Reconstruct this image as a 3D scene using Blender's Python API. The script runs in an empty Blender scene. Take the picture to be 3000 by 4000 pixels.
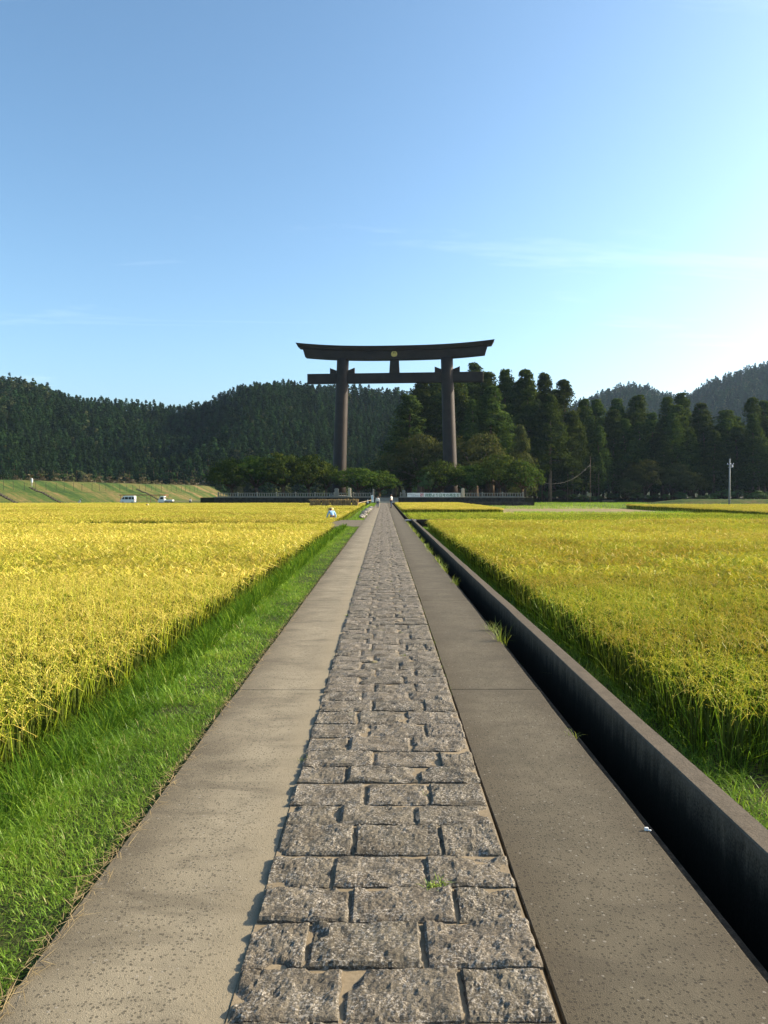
import bpy, bmesh, math, random
import numpy as np
from mathutils import Vector, Matrix, noise as mnoise

# ------------------------------------------------------------------ camera, sky, sun, exposure
S = bpy.context.scene
COL = S.collection
cam_d = bpy.data.cameras.new('camera')
cam = bpy.data.objects.new('camera', cam_d)
COL.objects.link(cam)
cam_d.sensor_fit = 'AUTO'; cam_d.sensor_width = 36.0; cam_d.lens = 27.0
cam_d.clip_start = 0.05; cam_d.clip_end = 12000
CAM_H = 1.85
PITCH = math.atan(73 / 3000)
cam.location = (0, 0, CAM_H)
cam.rotation_euler = (math.radians(90) - PITCH, 0, 0)
S.camera = cam

SUN_EL = math.radians(25)
SUN_AZ = math.radians(76)          # from the view direction (+Y) towards the right (+X)
W = bpy.data.worlds.new('World'); S.world = W; W.use_nodes = True
nt = W.node_tree; nt.nodes.clear()
wo = nt.nodes.new('ShaderNodeOutputWorld')
bg = nt.nodes.new('ShaderNodeBackground'); bg.inputs['Strength'].default_value = 0.083
sky = nt.nodes.new('ShaderNodeTexSky'); sky.sky_type = 'NISHITA'; sky.sun_disc = False
sky.sun_elevation = SUN_EL; sky.sun_rotation = SUN_AZ
sky.altitude = 50; sky.air_density = 1.0; sky.dust_density = 2.2; sky.ozone_density = 3.0
hs_ = nt.nodes.new('ShaderNodeHueSaturation'); hs_.inputs['Saturation'].default_value = .97; hs_.inputs['Hue'].default_value = .487
gm_ = nt.nodes.new('ShaderNodeGamma'); gm_.inputs['Gamma'].default_value = 1.22
nt.links.new(sky.outputs[0], gm_.inputs['Color']); nt.links.new(gm_.outputs[0], hs_.inputs['Color']); # thin cirrus over the whole sky
_tc = nt.nodes.new('ShaderNodeTexCoord'); _sx = nt.nodes.new('ShaderNodeSeparateXYZ'); nt.links.new(_tc.outputs['Generated'], _sx.inputs[0])
def _m(op, a, b):
    n = nt.nodes.new('ShaderNodeMath'); n.operation = op
    for i, v in enumerate((a, b)):
        if isinstance(v, (int, float)): n.inputs[i].default_value = v
        else: nt.links.new(v, n.inputs[i])
    return n.outputs[0]
_dz = _m('ADD', _m('MAXIMUM', _sx.outputs[2], 0.0), 0.10)
_cx = nt.nodes.new('ShaderNodeCombineXYZ'); nt.links.new(_m('DIVIDE', _sx.outputs[0], _dz), _cx.inputs[0]); nt.links.new(_m('DIVIDE', _sx.outputs[1], _dz), _cx.inputs[1])
_mp = nt.nodes.new('ShaderNodeMapping'); _mp.inputs['Rotation'].default_value = (0, 0, math.radians(-38)); _mp.inputs['Scale'].default_value = (.55, 2.3, 1); _mp.inputs['Location'].default_value = (.3, 1.7, 0); nt.links.new(_cx.outputs[0], _mp.inputs[0])
_nz = nt.nodes.new('ShaderNodeTexNoise'); _nz.inputs['Scale'].default_value = .8; _nz.inputs['Detail'].default_value = 7; _nz.inputs['Roughness'].default_value = .6; _nz.inputs['Distortion'].default_value = .7; nt.links.new(_mp.outputs[0], _nz.inputs['Vector'])
_mr = nt.nodes.new('ShaderNodeMapRange'); _mr.inputs[1].default_value = .58; _mr.inputs[2].default_value = .86; _mr.inputs[4].default_value = .22; nt.links.new(_nz.outputs['Fac'], _mr.inputs[0])
_mx = nt.nodes.new('ShaderNodeMix'); _mx.data_type = 'RGBA'; nt.links.new(_mr.outputs[0], _mx.inputs[0]); nt.links.new(hs_.outputs[0], _mx.inputs[6]); _mx.inputs[7].default_value = (10.5, 10.8, 11, 1)
nt.links.new(_mx.outputs[2], bg.inputs['Color']); nt.links.new(bg.outputs[0], wo.inputs['Surface'])

sd = bpy.data.lights.new('sun', 'SUN'); sd.energy = 5.0; sd.angle = math.radians(0.55); sd.color = (1.0, 0.85, 0.62)
sun = bpy.data.objects.new('sun', sd); COL.objects.link(sun)
sv = Vector((math.cos(SUN_EL) * math.sin(SUN_AZ), math.cos(SUN_EL) * math.cos(SUN_AZ), math.sin(SUN_EL)))
sun.rotation_euler = sv.to_track_quat('Z', 'Y').to_euler(); sun.location = (60, 10, 60)

S.view_settings.view_transform = 'Standard'; S.view_settings.look = 'None'
S.view_settings.exposure = 1.28; S.view_settings.gamma = 1.0
S.cycles.max_bounces = 8; S.cycles.transparent_max_bounces = 8
S.cycles.volume_bounces = 0

rng = np.random.default_rng(7)
random.seed(7)
PI = math.pi
R = math.radians

# ------------------------------------------------------------------ helpers
def put(name, me, mats=None, parent=None, loc=(0, 0, 0), rotz=0.0):
    o = bpy.data.objects.new(name, me)
    COL.objects.link(o)
    if parent is not None: o.parent = parent
    o.location = loc; o.rotation_euler = (0, 0, rotz)
    if mats is not None:
        me.materials.clear()
        for m in (mats if isinstance(mats, (list, tuple)) else [mats]): me.materials.append(m)
    return o

def tag(o, label=None, cat=None, group=None, kind=None):
    if label: o['label'] = label
    if cat: o['category'] = cat
    if group: o['group'] = group
    if kind: o['kind'] = kind
    return o

def empty(name, loc=(0, 0, 0), rotz=0.0):
    o = bpy.data.objects.new(name, None); COL.objects.link(o)
    o.location = loc; o.rotation_euler = (0, 0, rotz); o.empty_display_size = 0.3
    return o

def copy_tree(o, parent=None):
    c = o.copy(); COL.objects.link(c)
    if parent is not None: c.parent = parent
    for ch in [x for x in o.children]: copy_tree(ch, c)
    return c

class MB:
    """collects polygons for one mesh object"""
    def __init__(s): s.v = []; s.f = []
    def add(s, v, f):
        n = len(s.v); s.v += [tuple(p) for p in v]; s.f += [tuple(i + n for i in q) for q in f]
    def box(s, c, d, rot=None):
        hx, hy, hz = d[0] / 2, d[1] / 2, d[2] / 2
        v = [Vector((x, y, z)) for z in (-hz, hz) for x, y in ((-hx, -hy), (hx, -hy), (hx, hy), (-hx, hy))]
        if rot is not None: v = [rot @ p for p in v]
        s.add([p + Vector(c) for p in v], [(3, 2, 1, 0), (4, 5, 6, 7), (0, 1, 5, 4), (1, 2, 6, 5), (2, 3, 7, 6), (3, 0, 4, 7)])
    def tube(s, pts, radii, n=8, cap=True):
        pts = [Vector(p) for p in pts]
        if not hasattr(radii, '__len__'): radii = [radii] * len(pts)
        rings = []
        for i, p in enumerate(pts):
            t = (pts[min(i + 1, len(pts) - 1)] - pts[max(i - 1, 0)]).normalized()
            a = Vector((0, 1, 0)) if abs(t.y) < 0.9 else Vector((1, 0, 0))
            u = t.cross(a).normalized(); w = t.cross(u).normalized()
            rings.append([p + (u * math.cos(2 * PI * k / n) + w * math.sin(2 * PI * k / n)) * radii[i] for k in range(n)])
        v = [q for r in rings for q in r]
        f = [(i * n + k, i * n + (k + 1) % n, (i + 1) * n + (k + 1) % n, (i + 1) * n + k) for i in range(len(pts) - 1) for k in range(n)]
        if cap: f += [tuple(range(n - 1, -1, -1)), tuple((len(pts) - 1) * n + k for k in range(n))]
        s.add(v, f)
    def prism(s, poly, axis, a, b):
        """poly: 2D outline; axis 'y': (x,z) extruded along y; 'x': (y,z) along x; 'z': (x,y) along z"""
        def P(p, t):
            return {'y': (p[0], t, p[1]), 'x': (t, p[0], p[1]), 'z': (p[0], p[1], t)}[axis]
        n = len(poly)
        v = [P(p, a) for p in poly] + [P(p, b) for p in poly]
        f = [tuple(range(n)), tuple(range(2 * n - 1, n - 1, -1))] + [(i, i + n, (i + 1) % n + n, (i + 1) % n) for i in range(n)]
        s.add(v, f)
    def mesh(s, name, bevel=0.0, seg=1, smooth=False):
        me = bpy.data.meshes.new(name)
        me.from_pydata(s.v, [], s.f)
        bm = bmesh.new(); bm.from_mesh(me)
        bmesh.ops.recalc_face_normals(bm, faces=bm.faces)
        if bevel > 0:
            ed = [e for e in bm.edges if len(e.link_faces) == 2 and e.calc_face_angle(0) > 0.5]
            bmesh.ops.bevel(bm, geom=ed, offset=bevel, segments=seg, affect='EDGES', profile=0.6, clamp_overlap=True)
        bm.to_mesh(me); bm.free()
        if smooth:
            me.polygons.foreach_set('use_smooth', [True] * len(me.polygons))
        me.update()
        return me
    def build(s, name, mat, parent=None, bevel=0.0, seg=1, smooth=False, loc=(0, 0, 0), rotz=0.0):
        return put(name, s.mesh(name, bevel, seg, smooth), mat, parent, loc, rotz)

def quad_mesh(name, Q, tint, midx=None):
    """Q: (N,4,3) quads; tint: (N,) per-face number"""
    N = len(Q)
    me = bpy.data.meshes.new(name)
    me.vertices.add(4 * N); me.vertices.foreach_set('co', np.ascontiguousarray(Q, dtype=np.float32).ravel())
    me.loops.add(4 * N); me.loops.foreach_set('vertex_index', np.arange(4 * N, dtype=np.int32))
    me.polygons.add(N); me.polygons.foreach_set('loop_start', np.arange(0, 4 * N, 4, dtype=np.int32))
    if midx is not None: me.polygons.foreach_set('material_index', np.asarray(midx, dtype=np.int32))
    a = me.attributes.new('tint', 'FLOAT', 'FACE'); a.data.foreach_set('value', np.asarray(tint, dtype=np.float32))
    me.update(calc_edges=True)
    return me

def ribbons(base, az, length, lean, droop, width, S=3, tip=0.1, twist=None):
    """curved leaf blades as quads -> (B*S,4,3)"""
    B = len(base)
    t = np.linspace(0, 1, S + 1)[None, :]
    r = length[:, None] * (np.sin(lean)[:, None] * t + droop[:, None] * t ** 2 * 0.9)
    z = length[:, None] * (np.cos(lean)[:, None] * t - droop[:, None] * t ** 3 * 0.8)
    d = np.stack([np.cos(az), np.sin(az)], -1)
    P = np.zeros((B, S + 1, 3))
    P[..., 0] = base[:, 0:1] + d[:, 0:1] * r; P[..., 1] = base[:, 1:2] + d[:, 1:2] * r; P[..., 2] = base[:, 2:3] + z
    tw = az + PI / 2 if twist is None else twist
    sd_ = np.stack([np.cos(tw), np.sin(tw), np.zeros(B)], -1)[:, None, :]
    w = width[:, None] * (np.minimum(1, 0.55 + 1.2 * t) * (1 - t) ** 0.6 + tip * t)[..., :]
    Lf = P - sd_ * w[..., None] / 2; Rt = P + sd_ * w[..., None] / 2
    return np.stack([Lf[:, :-1], Rt[:, :-1], Rt[:, 1:], Lf[:, 1:]], 2).reshape(-1, 4, 3)

def leaf_quads(c, size, aspect, nrm_bias=None, bias=0.0, droop=0.0, g=rng):
    """random small leaf faces at centres c -> (N,4,3)"""
    N = len(c)
    n = g.normal(size=(N, 3)); n /= np.linalg.norm(n, axis=1)[:, None]
    if nrm_bias is not None:
        n = n * (1 - bias) + nrm_bias * bias; n /= np.linalg.norm(n, axis=1)[:, None] + 1e-9
    a = g.normal(size=(N, 3)); a[:, 2] -= droop
    u = a - n * (a * n).sum(1)[:, None]; u /= np.linalg.norm(u, axis=1)[:, None] + 1e-9
    w = np.cross(n, u)
    s = (size * (0.6 + 0.8 * g.random(N)))[:, None]
    u = u * s; w = w * s * aspect
    return np.stack([c - u * .5, c + w * .5 + u * .05, c + u * .5, c - w * .5 + u * .05], 1)

# ------------------------------------------------------------------ node helpers / materials
def new_mat(name):
    m = bpy.data.materials.new(name); m.use_nodes = True
    m.node_tree.nodes.clear()
    return m, m.node_tree
def nd(t, kind, **kw):
    n = t.nodes.new(kind)
    for k, v in kw.items(): setattr(n, k, v)
    return n
def ramp(t, fac, stops):
    r = nd(t, 'ShaderNodeValToRGB'); e = r.color_ramp.elements
    while len(e) < len(stops): e.new(0.5)
    for i, (p, c) in enumerate(stops): e[i].position = p; e[i].color = (*c, 1) if len(c) == 3 else c
    t.links.new(fac, r.inputs[0]); return r.outputs[0]
def noise(t, vec, scale, detail=3.0, rough=0.55, dist=0.0):
    n = nd(t, 'ShaderNodeTexNoise'); n.inputs['Scale'].default_value = scale; n.inputs['Detail'].default_value = detail
    n.inputs['Roughness'].default_value = rough; n.inputs['Distortion'].default_value = dist
    if vec is not None: t.links.new(vec, n.inputs['Vector'])
    return n.outputs['Fac']
def mixc(t, fac, a, b, mode='MIX'):
    m = nd(t, 'ShaderNodeMix', data_type='RGBA', blend_type=mode)
    for s, v in ((m.inputs[0], fac), (m.inputs[6], a), (m.inputs[7], b)):
        if isinstance(v, (int, float)): s.default_value = v
        elif isinstance(v, (tuple, list)): s.default_value = (*v, 1) if len(v) == 3 else v
        else: t.links.new(v, s)
    return m.outputs[2]
def mathn(t, op, a, b=None, clamp=False):
    m = nd(t, 'ShaderNodeMath', operation=op, use_clamp=clamp)
    for i, v in enumerate((a, b)):
        if v is None: continue
        if isinstance(v, (int, float)): m.inputs[i].default_value = v
        else: t.links.new(v, m.inputs[i])
    return m.outputs[0]
def objpos(t):
    return nd(t, 'ShaderNodeNewGeometry').outputs['Position']
def principled(t, color, rough=0.8, spec=0.3, metal=0.0, normal=None):
    b = nd(t, 'ShaderNodeBsdfPrincipled'); o = nd(t, 'ShaderNodeOutputMaterial')
    if isinstance(color, (tuple, list)): b.inputs['Base Color'].default_value = (*color, 1)
    else: t.links.new(color, b.inputs['Base Color'])
    if isinstance(rough, (int, float)): b.inputs['Roughness'].default_value = rough
    else: t.links.new(rough, b.inputs['Roughness'])
    b.inputs['Specular IOR Level'].default_value = spec; b.inputs['Metallic'].default_value = metal
    if normal is not None: t.links.new(normal, b.inputs['Normal'])
    t.links.new(b.outputs[0], o.inputs[0]); return b
def bump(t, h, strength=0.5, dist=0.01, prev=None):
    b = nd(t, 'ShaderNodeBump'); b.inputs['Strength'].default_value = strength; b.inputs['Distance'].default_value = dist
    t.links.new(h, b.inputs['Height'])
    if prev is not None: t.links.new(prev, b.inputs['Normal'])
    return b.outputs[0]

def plain(name, c, rough=0.7, spec=0.3, metal=0.0, var=0.18, scale=6.0):
    m, t = new_mat(name)
    p = nd(t, 'ShaderNodeTexCoord').outputs['Object']
    f = noise(t, p, scale, 4)
    col = mixc(t, f, tuple(x * (1 - var) for x in c), tuple(min(1, x * (1 + var)) for x in c))
    principled(t, col, rough, spec, metal); return m

def leaf_mat(name, stops, transl=0.35, gloss=0.04, rnd=0.25, inst=None, tr_gain=(1.15, 1.1, 0.6)):
    """stops: colour ramp over the per-face tint; rnd: brightness spread between trees; inst: (attr, colour ramp) from the scatter point"""
    m, t = new_mat(name)
    a = nd(t, 'ShaderNodeAttribute', attribute_name='tint')
    col = ramp(t, a.outputs['Fac'], stops)
    if rnd > 0:
        oi = nd(t, 'ShaderNodeObjectInfo')
        v = mathn(t, 'ADD', mathn(t, 'MULTIPLY', oi.outputs['Random'], 2 * rnd), 1 - rnd)
        h = nd(t, 'ShaderNodeHueSaturation'); t.links.new(v, h.inputs['Value']); t.links.new(col, h.inputs['Color'])
        hv = mathn(t, 'ADD', mathn(t, 'MULTIPLY', oi.outputs['Random'], 0.03), 0.485)
        t.links.new(hv, h.inputs['Hue']); col = h.outputs[0]
    if inst is not None:
        ia = nd(t, 'ShaderNodeAttribute', attribute_name=inst[0]); ia.attribute_type = 'INSTANCER'
        col = mixc(t, ia.outputs['Fac'], col, inst[1](t, a.outputs['Fac']))
    d = nd(t, 'ShaderNodeBsdfDiffuse'); t.links.new(col, d.inputs['Color'])
    tl = nd(t, 'ShaderNodeBsdfTranslucent')
    t.links.new(mixc(t, 1.0, col, tr_gain, 'MULTIPLY'), tl.inputs['Color'])
    mx = nd(t, 'ShaderNodeMixShader'); mx.inputs[0].default_value = transl
    t.links.new(d.outputs[0], mx.inputs[1]); t.links.new(tl.outputs[0], mx.inputs[2])
    g = nd(t, 'ShaderNodeBsdfGlossy'); g.inputs['Roughness'].default_value = 0.45
    m2 = nd(t, 'ShaderNodeMixShader'); m2.inputs[0].default_value = gloss
    t.links.new(mx.outputs[0], m2.inputs[1]); t.links.new(g.outputs[0], m2.inputs[2])
    o = nd(t, 'ShaderNodeOutputMaterial'); t.links.new(m2.outputs[0], o.inputs[0])
    return m

M = {}
# granite paving
def stone_mat():
    m, t = new_mat('rough_granite'); p = objpos(t)
    oi = nd(t, 'ShaderNodeObjectInfo').outputs['Random']
    big = noise(t, p, 5, 3)
    base = ramp(t, big, [(0.3, (.095, .081, .056)), (0.55, (.162, .142, .102)), (0.75, (.230, .205, .152))])
    base = mixc(t, mathn(t, 'MULTIPLY', oi, .7), base, (.080, .066, .050))
    h_ = nd(t, 'ShaderNodeHueSaturation'); t.links.new(mathn(t, 'ADD', mathn(t, 'MULTIPLY', nd(t, 'ShaderNodeObjectInfo').outputs['Random'], .65), .52), h_.inputs['Value']); t.links.new(base, h_.inputs['Color']); base = h_.outputs[0]
    sp = noise(t, p, 120, 3, .7)
    dark = ramp(t, sp, [(.40, (1, 1, 1)), (.50, (0, 0, 0))])
    lig = ramp(t, noise(t, p, 85, 4, .75), [(.50, (0, 0, 0)), (.60, (1, 1, 1))])
    lich = ramp(t, noise(t, p, 9, 3, .6), [(.38, (.15, .15, .15)), (.62, (1, 1, 1))])
    c = mixc(t, mathn(t, 'MULTIPLY', dark, .7), base, (.035, .03, .028))
    c = mixc(t, mathn(t, 'MULTIPLY', mathn(t, 'MULTIPLY', lig, lich), .62), c, (.50, .465, .41))
    h1 = noise(t, p, 48, 5, .7); h2 = noise(t, p, 150, 3, .6)
    n = bump(t, h1, .9, .015); n = bump(t, h2, .6, .005, n)
    principled(t, c, .9, .2, normal=n); return m
M['stone'] = stone_mat()

def concrete_mat(name, c0, c1, pebbles=True, dark_edge=None, sand_x=None):
    m, t = new_mat(name); p = objpos(t)
    big = noise(t, p, .9, 4, .6)
    c = ramp(t, big, [(.32, c0), (.62, c1)])
    st = ramp(t, noise(t, p, 2.7, 5, .65, 1.0), [(.45, (0, 0, 0)), (.7, (1, 1, 1))])
    c = mixc(t, mathn(t, 'MULTIPLY', st, .5), c, tuple(x * .5 for x in c0))
    if dark_edge:                                  # weathered band along the outer edges of the slabs
        sx = nd(t, 'ShaderNodeSeparateXYZ'); t.links.new(p, sx.inputs[0])
        wob = mathn(t, 'ADD', sx.outputs[0], mathn(t, 'MULTIPLY', mathn(t, 'SUBTRACT', noise(t, p, 1.3, 4), .5), .55))
        for (x0, x1) in dark_edge:
            mr = nd(t, 'ShaderNodeMapRange'); t.links.new(wob, mr.inputs[0])
            mr.inputs[1].default_value = x0; mr.inputs[2].default_value = x1
            c = mixc(t, mathn(t, 'MULTIPLY', mr.outputs[0], .8), c, (.050, .039, .024))
    hs = noise(t, p, 210, 2, .6)
    if pebbles:
        spots = []
        for sc_, rad_, fd, fl in ((56, (.32, .46), .62, .95), (30, (.20, .30), .40, .94)):
            v = nd(t, 'ShaderNodeTexVoronoi'); v.inputs['Scale'].default_value = sc_; v.inputs['Randomness'].default_value = 1; t.links.new(p, v.inputs['Vector'])
            sc = nd(t, 'ShaderNodeSeparateColor'); t.links.new(v.outputs['Color'], sc.inputs[0])
            thr = mathn(t, 'MULTIPLY', sc.outputs[1], .14)
            spot = ramp(t, mathn(t, 'ADD', v.outputs['Distance'], thr), [(rad_[0], (1, 1, 1)), (rad_[1], (0, 0, 0))])
            isd = mathn(t, 'LESS_THAN', sc.outputs[0], fd); isl = mathn(t, 'GREATER_THAN', sc.outputs[0], fl)
            c = mixc(t, mathn(t, 'MULTIPLY', mathn(t, 'MULTIPLY', spot, isd), .88), c, tuple(x * .16 for x in c0))
            c = mixc(t, mathn(t, 'MULTIPLY', mathn(t, 'MULTIPLY', spot, isl), .5), c, (.30, .28, .24)); spots.append(spot)
        c = mixc(t, .28, c, ramp(t, hs, [(.36, tuple(x * .35 for x in c0)), (.64, tuple(min(1, x * 1.5) for x in c1))]))
        mp = nd(t, 'ShaderNodeMapping'); mp.inputs['Scale'].default_value = (.9, 2.6, 1); t.links.new(p, mp.inputs[0])
        sm = ramp(t, noise(t, mp.outputs[0], 1.5, 5, .6, .6), [(.50, (0, 0, 0)), (.66, (1, 1, 1))])       # damp smears across the strip
        c = mixc(t, mathn(t, 'MULTIPLY', sm, .42), c, (.050, .042, .030))
        if sand_x is not None:                     # sand swept against the setts
            sx2 = nd(t, 'ShaderNodeSeparateXYZ'); t.links.new(p, sx2.inputs[0])
            w2 = mathn(t, 'ADD', sx2.outputs[0], mathn(t, 'MULTIPLY', mathn(t, 'SUBTRACT', noise(t, p, 4, 4), .5), .22))
            mr = nd(t, 'ShaderNodeMapRange'); t.links.new(w2, mr.inputs[0]); mr.inputs[1].default_value = sand_x[0]; mr.inputs[2].default_value = sand_x[1]
            c = mixc(t, mathn(t, 'MULTIPLY', mr.outputs[0], .75), c, (.225, .19, .128))
        n = bump(t, spots[0], .3, .0025); n = bump(t, hs, .6, .004, n)
    else:
        c = mixc(t, .3, c, ramp(t, noise(t, p, 60, 3, .6), [(.35, tuple(x * .6 for x in c0)), (.65, c1)]))
        n = bump(t, hs, .4, .004)
    principled(t, c, .9, .2, normal=n); return m
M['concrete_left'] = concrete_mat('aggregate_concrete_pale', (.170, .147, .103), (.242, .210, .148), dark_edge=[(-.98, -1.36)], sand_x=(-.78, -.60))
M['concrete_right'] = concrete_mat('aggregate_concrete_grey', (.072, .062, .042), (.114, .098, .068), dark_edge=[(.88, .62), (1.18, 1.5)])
M['mortar'] = concrete_mat('sandy_mortar', (.19, .15, .095), (.27, .215, .14), pebbles=False)
def wall_mat():
    m, t = new_mat('weathered_concrete'); p = objpos(t)
    mp = nd(t, 'ShaderNodeMapping'); mp.inputs['Scale'].default_value = (7, 7, 1.1); t.links.new(p, mp.inputs[0])
    st = noise(t, mp.outputs[0], 1.6, 5, .65)
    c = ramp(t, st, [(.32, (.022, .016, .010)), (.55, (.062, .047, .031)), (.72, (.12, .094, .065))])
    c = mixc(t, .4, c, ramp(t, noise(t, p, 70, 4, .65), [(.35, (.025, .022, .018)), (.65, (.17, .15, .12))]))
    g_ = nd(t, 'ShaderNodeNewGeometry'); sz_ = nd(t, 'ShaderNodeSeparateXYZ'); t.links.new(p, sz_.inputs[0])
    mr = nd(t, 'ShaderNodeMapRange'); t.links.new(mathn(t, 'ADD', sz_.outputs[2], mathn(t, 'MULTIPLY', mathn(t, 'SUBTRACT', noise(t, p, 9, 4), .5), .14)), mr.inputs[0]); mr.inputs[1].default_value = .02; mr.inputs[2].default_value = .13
    c = mixc(t, mathn(t, 'MULTIPLY', mr.outputs[0], .55), c, (.15, .128, .10))   # paler towards the rim
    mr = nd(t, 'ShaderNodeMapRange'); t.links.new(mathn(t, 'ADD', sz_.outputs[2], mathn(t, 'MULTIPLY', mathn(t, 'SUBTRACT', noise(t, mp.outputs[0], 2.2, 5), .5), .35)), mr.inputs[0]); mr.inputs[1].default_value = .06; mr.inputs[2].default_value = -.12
    c = mixc(t, mathn(t, 'MULTIPLY', mr.outputs[0], .85), c, (.016, .015, .011))   # darker below the rim
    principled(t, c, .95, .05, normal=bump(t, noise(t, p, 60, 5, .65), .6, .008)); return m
M['wall'] = wall_mat()

def soil_mat(name, stops, scale=.6, fine=18):
    m, t = new_mat(name); p = objpos(t)
    f = mathn(t, 'ADD', mathn(t, 'MULTIPLY', noise(t, p, scale, 4, .6), .6), mathn(t, 'MULTIPLY', noise(t, p, fine, 4, .7), .4))
    principled(t, ramp(t, f, stops), .95, .1, normal=bump(t, noise(t, p, fine, 4), .7, .05)); return m
M['mud'] = soil_mat('paddy_mud', [(.35, (.03, .024, .014)), (.6, (.06, .05, .028))])
M['ground'] = soil_mat('field_ground', [(.36, (.045, .07, .018)), (.5, (.08, .10, .03)), (.62, (.17, .14, .065))], .05, 3)
M['stubble_soil'] = soil_mat('stubble_soil', [(.35, (.16, .12, .06)), (.5, (.25, .19, .10)), (.65, (.13, .15, .05))], .25, 5)
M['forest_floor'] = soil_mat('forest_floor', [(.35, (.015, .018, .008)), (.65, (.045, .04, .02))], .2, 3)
M['hill_floor'] = soil_mat('hill_floor', [(.35, (.008, .016, .009)), (.65, (.022, .034, .014))], .05, .6)
def bank_mat():
    m, t = new_mat('levee_turf'); p = objpos(t)
    mp = nd(t, 'ShaderNodeMapping'); mp.inputs['Rotation'].default_value = (0, 0, R(8)); mp.inputs['Scale'].default_value = (.022, .085, .04); t.links.new(p, mp.inputs[0])
    f = mathn(t, 'ADD', mathn(t, 'MULTIPLY', noise(t, mp.outputs[0], 1.6, 4, .6, .4), .65), mathn(t, 'MULTIPLY', noise(t, p, .8, 5, .7), .35))
    c = ramp(t, f, [(.38, (.018, .040, .010)), (.46, (.042, .075, .016)), (.53, (.085, .088, .026)), (.63, (.165, .115, .055))])
    principled(t, c, .95, .1, normal=bump(t, noise(t, p, 2.5, 5, .7), .8, .4)); return m
M['levee'] = bank_mat()

def steel_mat():
    m, t = new_mat('dark_brown_steel'); p = nd(t, 'ShaderNodeTexCoord').outputs['Object']
    f = noise(t, p, .5, 5, .6)
    c = ramp(t, f, [(.3, (.014, .010, .008)), (.7, (.028, .021, .017))])
    principled(t, c, mathn(t, 'ADD', mathn(t, 'MULTIPLY', noise(t, p, 3, 3), .15), .52), .22, normal=bump(t, noise(t, p, 7, 3), .06, .05)); return m
M['steel'] = steel_mat()
M['gold'] = plain('gilded_metal', (.50, .36, .09), .38, .5, .55, .1, 3)
M['gold_dark'] = plain('dark_inlay', (.03, .025, .01), .6)
M['fence_stone'] = plain('grey_fence_stone', (.20, .20, .17), .9, .2, 0, .35, 2.2)
M['pillar_stone'] = plain('pale_pillar_stone', (.42, .38, .29), .9, .2, 0, .3, 3)
def masonry():
    m, t = new_mat('dark_masonry'); p = objpos(t)
    principled(t, ramp(t, noise(t, p, 1.8, 5, .7), [(.35, (.02, .019, .016)), (.68, (.06, .056, .045))]), .95, .1, normal=bump(t, noise(t, p, 4, 4), .8, .08)); return m
M['masonry'] = masonry()
M['bark'] = soil_mat('bark', [(.35, (.05, .033, .021)), (.65, (.13, .09, .058))], 1.2, 6)
M['bark_pale'] = soil_mat('bark_pale', [(.35, (.09, .062, .042)), (.65, (.22, .165, .115))], 1.2, 6)
M['straw'] = soil_mat('dry_straw', [(.32, (.11, .07, .025)), (.55, (.27, .18, .075)), (.7, (.40, .29, .13))], 3, 16)
M['bamboo'] = plain('weathered_bamboo', (.30, .24, .14), .7)
M['rock'] = soil_mat('grey_rock', [(.35, (.11, .10, .085)), (.65, (.34, .31, .26))], 1.5, 9)
M['white'] = plain('white_paint', (.74, .75, .74), .35, .5, 0, .05)
M['glass'] = plain('dark_car_glass', (.02, .025, .03), .08, .6, 0, .1)
M['rubber'] = plain('black_rubber', (.02, .02, .02), .85)
M['grey_metal'] = plain('galvanised_metal', (.33, .34, .34), .45, .5, .6)
M['chrome'] = plain('hub_metal', (.45, .45, .46), .35, .5, .8)
M['lamp'] = plain('lamp_lens', (.65, .62, .55), .15, .5)
M['red_lamp'] = plain('red_lens', (.45, .03, .02), .2, .5)
M['rust'] = plain('rusty_red_steel', (.20, .075, .045), .75, .3, 0, .35)
M['pole'] = plain('pale_pole_concrete', (.30, .31, .29), .8, .2, 0, .12)
M['dark_metal'] = plain('dark_stake', (.035, .03, .025), .8)
M['banner'] = plain('white_banner_cloth', (.74, .76, .73), .85, .1, 0, .05, 2)
M['ink_red'] = plain('red_print', (.50, .035, .055), .8, .1)
M['ink_green'] = plain('green_print', (.02, .15, .055), .8, .1)
M['ink_black'] = plain('black_print', (.02, .02, .02), .8, .1)
M['skin'] = plain('skin', (.38, .22, .14), .6, .3, 0, .08)
M['skin_tan'] = plain('tanned_skin', (.27, .13, .075), .6, .3, 0, .08)
M['hair'] = plain('black_hair', (.012, .01, .009), .5, .4)
M['shirt_white'] = plain('white_cotton', (.70, .69, .65), .9, .1, 0, .06)
M['shirt_blue'] = plain('pale_blue_cotton', (.27, .45, .66), .9, .1, 0, .1)
M['jeans'] = plain('blue_denim', (.05, .075, .12), .9, .1, 0, .2)
M['trousers_navy'] = plain('navy_work_cloth', (.045, .05, .075), .9, .1, 0, .2)
M['hat'] = plain('straw_hat_weave', (.58, .48, .27), .85, .1, 0, .15, 12)
M['shoe'] = plain('dark_shoe', (.03, .028, .025), .7)
M['eye'] = plain('dark_eye', (.015, .012, .01), .3)
M['white_plastic'] = plain('white_scrap', (.8, .8, .78), .5)
M['cable'] = plain('grey_cable', (.06, .06, .055), .6)

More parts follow.
